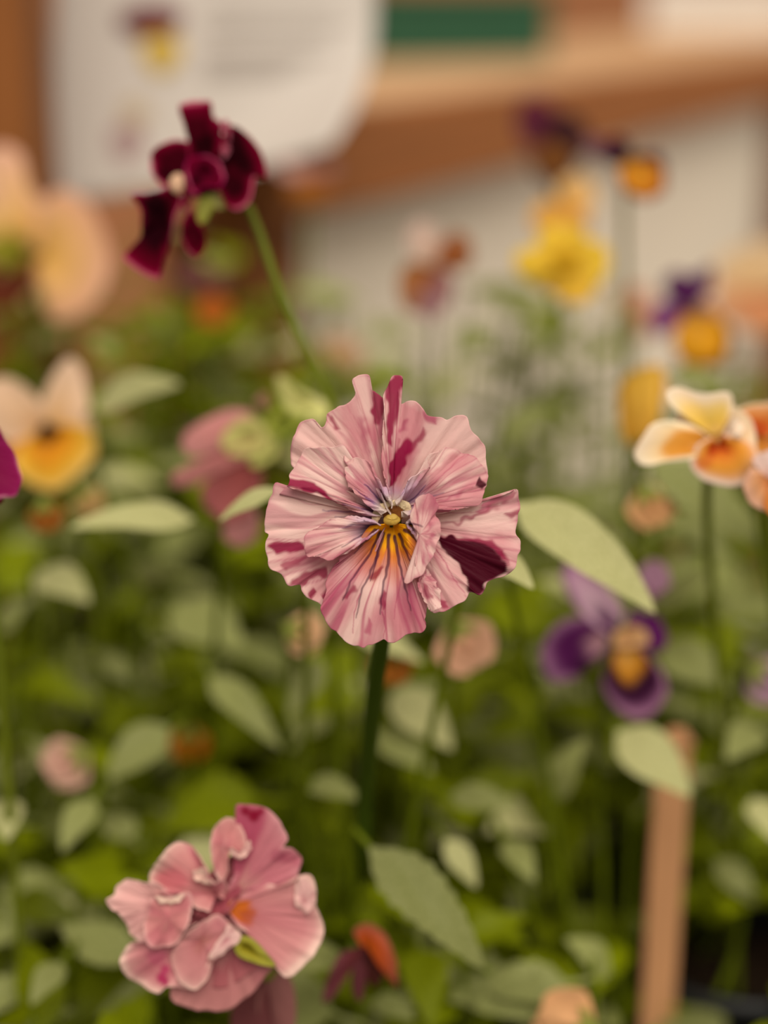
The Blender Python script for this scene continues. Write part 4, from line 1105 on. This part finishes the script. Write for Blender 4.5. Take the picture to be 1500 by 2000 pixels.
# ------------------------------------------------------------------ leafy plants
def leaf_mesh(seed, stalk=0.28, wid=0.20, droop=0.25, fold=0.22, lobed=True):
    """unit-length viola leaf along +x with its stalk, scalloped margin and folded midrib"""
    r = random.Random(seed)
    nl, nw = 19, 4
    V, Fc = [], []
    ph = r.uniform(0, 6)
    tw = r.uniform(-0.3, 0.3)
    for i in range(nl):
        t = i / (nl - 1)
        if t < stalk * 0.8:
            w = 0.016
        else:
            q = (t - stalk * 0.8) / (1 - stalk * 0.8)
            w = 0.016 + wid * (math.sin(math.pi * min(1, q ** 0.72)) ** 0.85) * (1.05 - 0.35 * q)
            if lobed:
                w *= 1 + 0.07 * math.cos(i * math.pi) * (1 if 0.08 < q < 0.92 else 0)
        if i == nl - 1:
            w = 0.004
        zc = -droop * max(0, t - 0.2) ** 2 + 0.10 * math.sin(t * 2.2)
        yc = tw * 0.15 * t * t
        for j in range(-nw, nw + 1):
            s = j / nw
            zz = zc + fold * w * abs(s) ** 1.3 + 0.012 * math.sin(s * 4 + t * 11 + ph) * (w / 0.2)
            V.append((t, yc + s * w, zz))
    m = 2 * nw + 1
    for i in range(nl - 1):
        for j in range(m - 1):
            Fc.append((i * m + j, (i + 1) * m + j, (i + 1) * m + j + 1, i * m + j + 1))
    me = bpy.data.meshes.new('leaf')
    me.from_pydata(V, [], Fc)
    me.polygons.foreach_set('use_smooth', [True] * len(me.polygons))
    return me


def variants(mat, n, s0, **k):
    out = []
    for i in range(n):
        r = random.Random(s0 + i)
        me = leaf_mesh(s0 + i, stalk=r.uniform(0.2, 0.36), wid=r.uniform(0.15, 0.24), droop=r.uniform(0.1, 0.5), fold=r.uniform(0.08, 0.4), **k)
        me.materials.append(mat)
        out.append(me)
    return out


LV_G = variants(M_LEAF, 7, 100)
LV_S = variants(M_LEAF_SAGE, 5, 200)
LV_P = variants(M_LEAF_PALE, 4, 300)
LONG_P = []
for i in range(4):
    me = leaf_mesh(400 + i, stalk=0.05, wid=0.19, droop=0.15, fold=0.15, lobed=False); me.materials.append(M_LEAF_PALE); LONG_P.append(me)
LONG_S = []
for i in range(4):
    me = leaf_mesh(420 + i, stalk=0.05, wid=0.21, droop=0.2, fold=0.12, lobed=True); me.materials.append(M_LEAF_SAGE); LONG_S.append(me)


def put_leaf(me, parent, base, tip, nrm, wscale=1.0):
    base = Vector(base); x = Vector(tip) - base
    L = x.length
    x.normalize()
    y = Vector(nrm).cross(x); y.normalize()
    zz = x.cross(y)
    M = Matrix(((x.x * L, y.x * L * wscale, zz.x * L, base.x), (x.y * L, y.y * L * wscale, zz.y * L, base.y), (x.z * L, y.z * L * wscale, zz.z * L, base.z), (0, 0, 0, 1)))
    o = bpy.data.objects.new('leaf', me)
    COL.objects.link(o)
    o.parent = parent
    loc, rot, sca = M.decompose()
    o.location = loc - parent.location
    o.rotation_mode = 'QUATERNION'; o.rotation_quaternion = rot
    o.scale = sca
    return o


# what must stay in view: (pixel x, pixel y, radius, its distance)
CLEAR = [(765, 1000, 285, 0.34), (380, 370, 200, 0.40), (560, 600, 110, 0.42), (425, 1780, 235, 0.365), (1190, 1250, 140, 0.45), (1400, 860, 180, 0.385), (90, 840, 130, 0.49),
         (430, 890, 120, 0.45), (100, 480, 150, 0.62), (1340, 620, 100, 0.60), (1100, 510, 110, 0.58), (850, 530, 90, 0.60), (1250, 330, 90, 0.6), (1070, 290, 100, 0.75), (705, 1870, 90, 0.40),
         (1250, 790, 80, 0.49), (1312, 1620, 55, 0.46), (1308, 1850, 62, 0.46), (1310, 1990, 62, 0.46), (905, 1255, 60, 0.44), (590, 1236, 50, 0.44), (735, 1380, 42, 0.39), (720, 1500, 42, 0.39), (140, 1484, 70, 0.45), (1450, 570, 90, 0.75),
         (300, 200, 220, 0.8), (640, 200, 200, 0.8), (1440, 1890, 105, 0.60), (1190, 1720, 60, 0.6), (1110, 1990, 70, 0.42), (605, 350, 60, 0.72), (420, 600, 50, 0.62), (1270, 985, 50, 0.45), (370, 1450, 36, 0.49)]


def blocked(p):
    q = proj(p)
    if q is None:
        return True
    x, y, d = q
    if d < 0.345:
        return True
    for (cx, cy, r, dd) in CLEAR:
        if d < dd and (x - cx) ** 2 + (y - cy) ** 2 < (r + 14) ** 2:
            return True
    return False


prng = random.Random(11)
PLANTS = []


def plant(x, y, h, label, ns=8, sage=0.24, spread=0.062, pale=0.05, nleaf=11):
    e = empty('viola_plant', (x, y, -0.006))
    tag(e, label, 'plant', 'leafy viola plants in the bed')
    PLANTS.append(e)
    ns += 2
    for k_ in range(ns):
        a = 2 * math.pi * (k_ + prng.uniform(-0.3, 0.3)) / ns
        rr = spread * prng.uniform(0.35, 1.1)
        hh = h * prng.uniform(0.62, 1.0)
        b = Vector((x + 0.006 * math.cos(a), y + 0.006 * math.sin(a), -0.006))
        t = Vector((x + rr * math.cos(a), y + rr * math.sin(a), hh))
        mid = b.lerp(t, 0.5) + Vector((0.35 * rr * math.cos(a), 0.35 * rr * math.sin(a), 0.0))
        q = proj(t)
        for _ in range(6):
            if q and blocked(t):
                t = b.lerp(t, 0.9); mid = b.lerp(mid, 0.9)
                q = proj(t)
        tube('stalk', [b, mid, t], [0.0016, 0.0013, 0.0008], M_STALK, e, n=12, sides=6)
        for j in range(nleaf):
            s = 0.25 + 0.75 * (j + prng.uniform(0, 0.8)) / nleaf
            p = (1 - s) ** 2 * b + 2 * s * (1 - s) * (mid * 2 - (b + t) * 0.5) + s * s * t
            la = a + (j * 2.4) + prng.uniform(-0.5, 0.5)
            L = prng.uniform(0.024, 0.046) * (1.05 - 0.25 * s)
            up = prng.uniform(-0.15, 0.75)
            dr = Vector((math.cos(la), math.sin(la), up)); dr.normalize()
            tip = p + dr * L
            if blocked(tip) or blocked(p.lerp(tip, 0.5)) or blocked(p):
                continue
            n = Vector((prng.gauss(0, 0.35), prng.gauss(-0.25, 0.35), 1.0))
            rv = prng.random()
            pool = LV_P if rv < pale else (LV_S if rv < pale + sage else LV_G)
            put_leaf(prng.choice(pool), e, p, tip, n, prng.uniform(0.85, 1.2))
    return e


plant(-0.105, 0.375, 0.105, 'leafy viola plant at the left of the bottom edge', 8)
plant(-0.015, 0.390, 0.110, 'leafy viola plant at the middle of the bottom edge, right of the dusty pink pansy', 8)
plant(0.065, 0.400, 0.105, 'leafy viola plant left of the wooden stake at the bottom edge', 8)
plant(-0.13, 0.455, 0.150, 'leafy viola plant around the pale pink bud low at the left', 9)
plant(-0.055, 0.465, 0.150, 'leafy viola plant round the orange bud left of the main stem', 9)
plant(0.020, 0.470, 0.150, 'leafy viola plant directly behind the dark stem of the striped pink pansy', 9)
plant(0.092, 0.478, 0.150, 'leafy viola plant beneath the purple and lilac pansy', 9)
plant(0.165, 0.490, 0.120, 'leafy viola plant at the right edge above the black pot', 8)
plant(-0.15, 0.550, 0.205, 'tall viola plant at the left edge behind the cream and yellow pansy', 9)
plant(-0.075, 0.570, 0.205, 'tall viola plant behind the small pink pansy with pale sepals', 9)
plant(-0.005, 0.560, 0.165, 'viola plant behind the striped pink pansy', 9, sage=0.4)
plant(0.070, 0.565, 0.170, 'viola plant with greyish leaves right of the striped pink pansy', 9, sage=0.45)
plant(0.150, 0.570, 0.170, 'viola plant at the right edge behind the orange pansies', 9, sage=0.4)
plant(-0.112, 0.690, 0.240, 'tallest viola plant, far at the left below the paper sign', 9, nleaf=16)
plant(-0.040, 0.690, 0.225, 'tall viola plant far back below the maroon flower', 8, nleaf=15)
plant(-0.085, 0.628, 0.243, 'tall dense viola plant between the big peach pansy and the maroon flower', 10, nleaf=16)
plant(-0.118, 0.635, 0.236, 'tall viola plant just right of the big peach pansy, below the sign', 10, nleaf=16)
plant(0.030, 0.680, 0.205, 'grey-green viola plant far back before the white panel, left of the yellow pansy', 8, sage=0.6)
plant(0.105, 0.690, 0.205, 'grey-green viola plant far back before the white panel, below the yellow pansy', 8, sage=0.6)
plant(0.190, 0.690, 0.205, 'dark viola plant far back at the right below the peach bloom', 8, sage=0.2)

# large leaves that can be picked out singly: (base px, tip px, width factor, distance, mesh pool)
HERO = [((1005, 985), (1285, 1190), 0.95, 0.385, LONG_P), ((378, 1015), (138, 1030), 0.75, 0.415, LONG_P), ((185, 795), (352, 742), 1.1, 0.46, LONG_P), ((545, 955), (428, 1018), 0.75, 0.366, LONG_P),
        ((722, 1655), (945, 1895), 0.85, 0.384, LONG_S), ((1206, 1428), (1350, 1552), 1.55, 0.43, LONG_P), ((1283, 1196), (1390, 1108), 0.85, 0.445, LONG_S), ((1290, 1262), (1425, 1345), 1.4, 0.455, LONG_S),
        ((410, 1320), (545, 1460), 0.75, 0.445, LONG_S), ((765, 1352), (885, 1462), 1.5, 0.445, LONG_P), ((735, 1430), (850, 1500), 1.2, 0.445, LONG_S), ((340, 1190), (475, 1265), 1.7, 0.475, LONG_S),
        ((75, 1118), (178, 1172), 1.4, 0.46, LONG_P), ((955, 1082), (1042, 1148), 1.2, 0.362, LONG_P), ((1075, 1560), (1135, 1440), 1.1, 0.445, LONG_S), ((880, 1555), (1010, 1575), 1.1, 0.425, LONG_S),
        ((1270, 905), (1500, 1075), 0.9, 0.43, LONG_S), ((1330, 1000), (1420, 1090), 1.2, 0.46, LONG_S), ((870, 1640), (935, 1730), 1.3, 0.415, LONG_P), ((600, 1530), (705, 1560), 1.0, 0.425, LONG_S),
        ((330, 1420), (200, 1520), 1.3, 0.445, LONG_S), ((0, 1230), (60, 1170), 1.3, 0.475, LONG_S), ((1470, 1560), (1520, 1640), 1.6, 0.445, LONG_P), ((1480, 1420), (1420, 1480), 1.4, 0.44, LONG_S),
        ((990, 1640), (1040, 1720), 1.2, 0.43, LONG_S), ((630, 1290), (560, 1400), 1.1, 0.43, LONG_S), ((690, 1235), (830, 1290), 0.9, 0.425, LONG_P), ((180, 1560), (120, 1660), 1.2, 0.425, LONG_S),
        ((1190, 1900), (1110, 1830), 1.3, 0.43, LONG_S), ((960, 1900), (1080, 1960), 1.5, 0.415, LONG_S), ((1400, 1680), (1480, 1760), 1.3, 0.46, LONG_S), ((780, 700), (700, 760), 1.2, 0.62, LONG_S), ((960, 640), (880, 700), 1.4, 0.6, LONG_S),
        ((1020, 640), (1100, 700), 1.4, 0.6, LONG_S), ((930, 560), (1030, 620), 1.2, 0.64, LONG_S), ((980, 860), (1080, 790), 1.4, 0.52, LONG_S), ((1000, 960), (960, 880), 1.2, 0.5, LONG_S), ((1310, 730), (1420, 760), 1.2, 0.475, LONG_S),
        ((10, 1560), (20, 1640), 1.6, 0.415, LONG_P), ((120, 1880), (60, 1960), 1.3, 0.40, LONG_S), ((230, 690), (180, 660), 1.5, 0.55, LONG_S)]
hr = random.Random(8)
for i, (a, b, w, d, pool) in enumerate(HERO):
    A, B = P(a[0], a[1], d + 0.004), P(b[0], b[1], d - 0.004 + hr.uniform(-0.006, 0.006))
    tow = (CAM_P - A).normalized()
    n = tow * 0.75 + Vector((hr.uniform(-0.15, 0.15), 0, 0.75))
    own = min(PLANTS, key=lambda e: (e.location.x - A.x) ** 2 + (e.location.y - A.y - 0.03) ** 2)
    put_leaf(pool[i % len(pool)], own, A, B, n, w)
    # its stalk runs down into the plant
    e = own.location
    m = Vector((A.x * 0.55 + e.x * 0.45, A.y * 0.5 + e.y * 0.5 + 0.012, A.z * 0.55))
    tube('stalk', [A, A + (A - B).normalized() * 0.006 + Vector((0, 0.006, -0.004)), m, Vector((e.x, e.y, -0.006))], [0.0008, 0.001, 0.0013, 0.0015], M_STALK, own, n=16, sides=6)
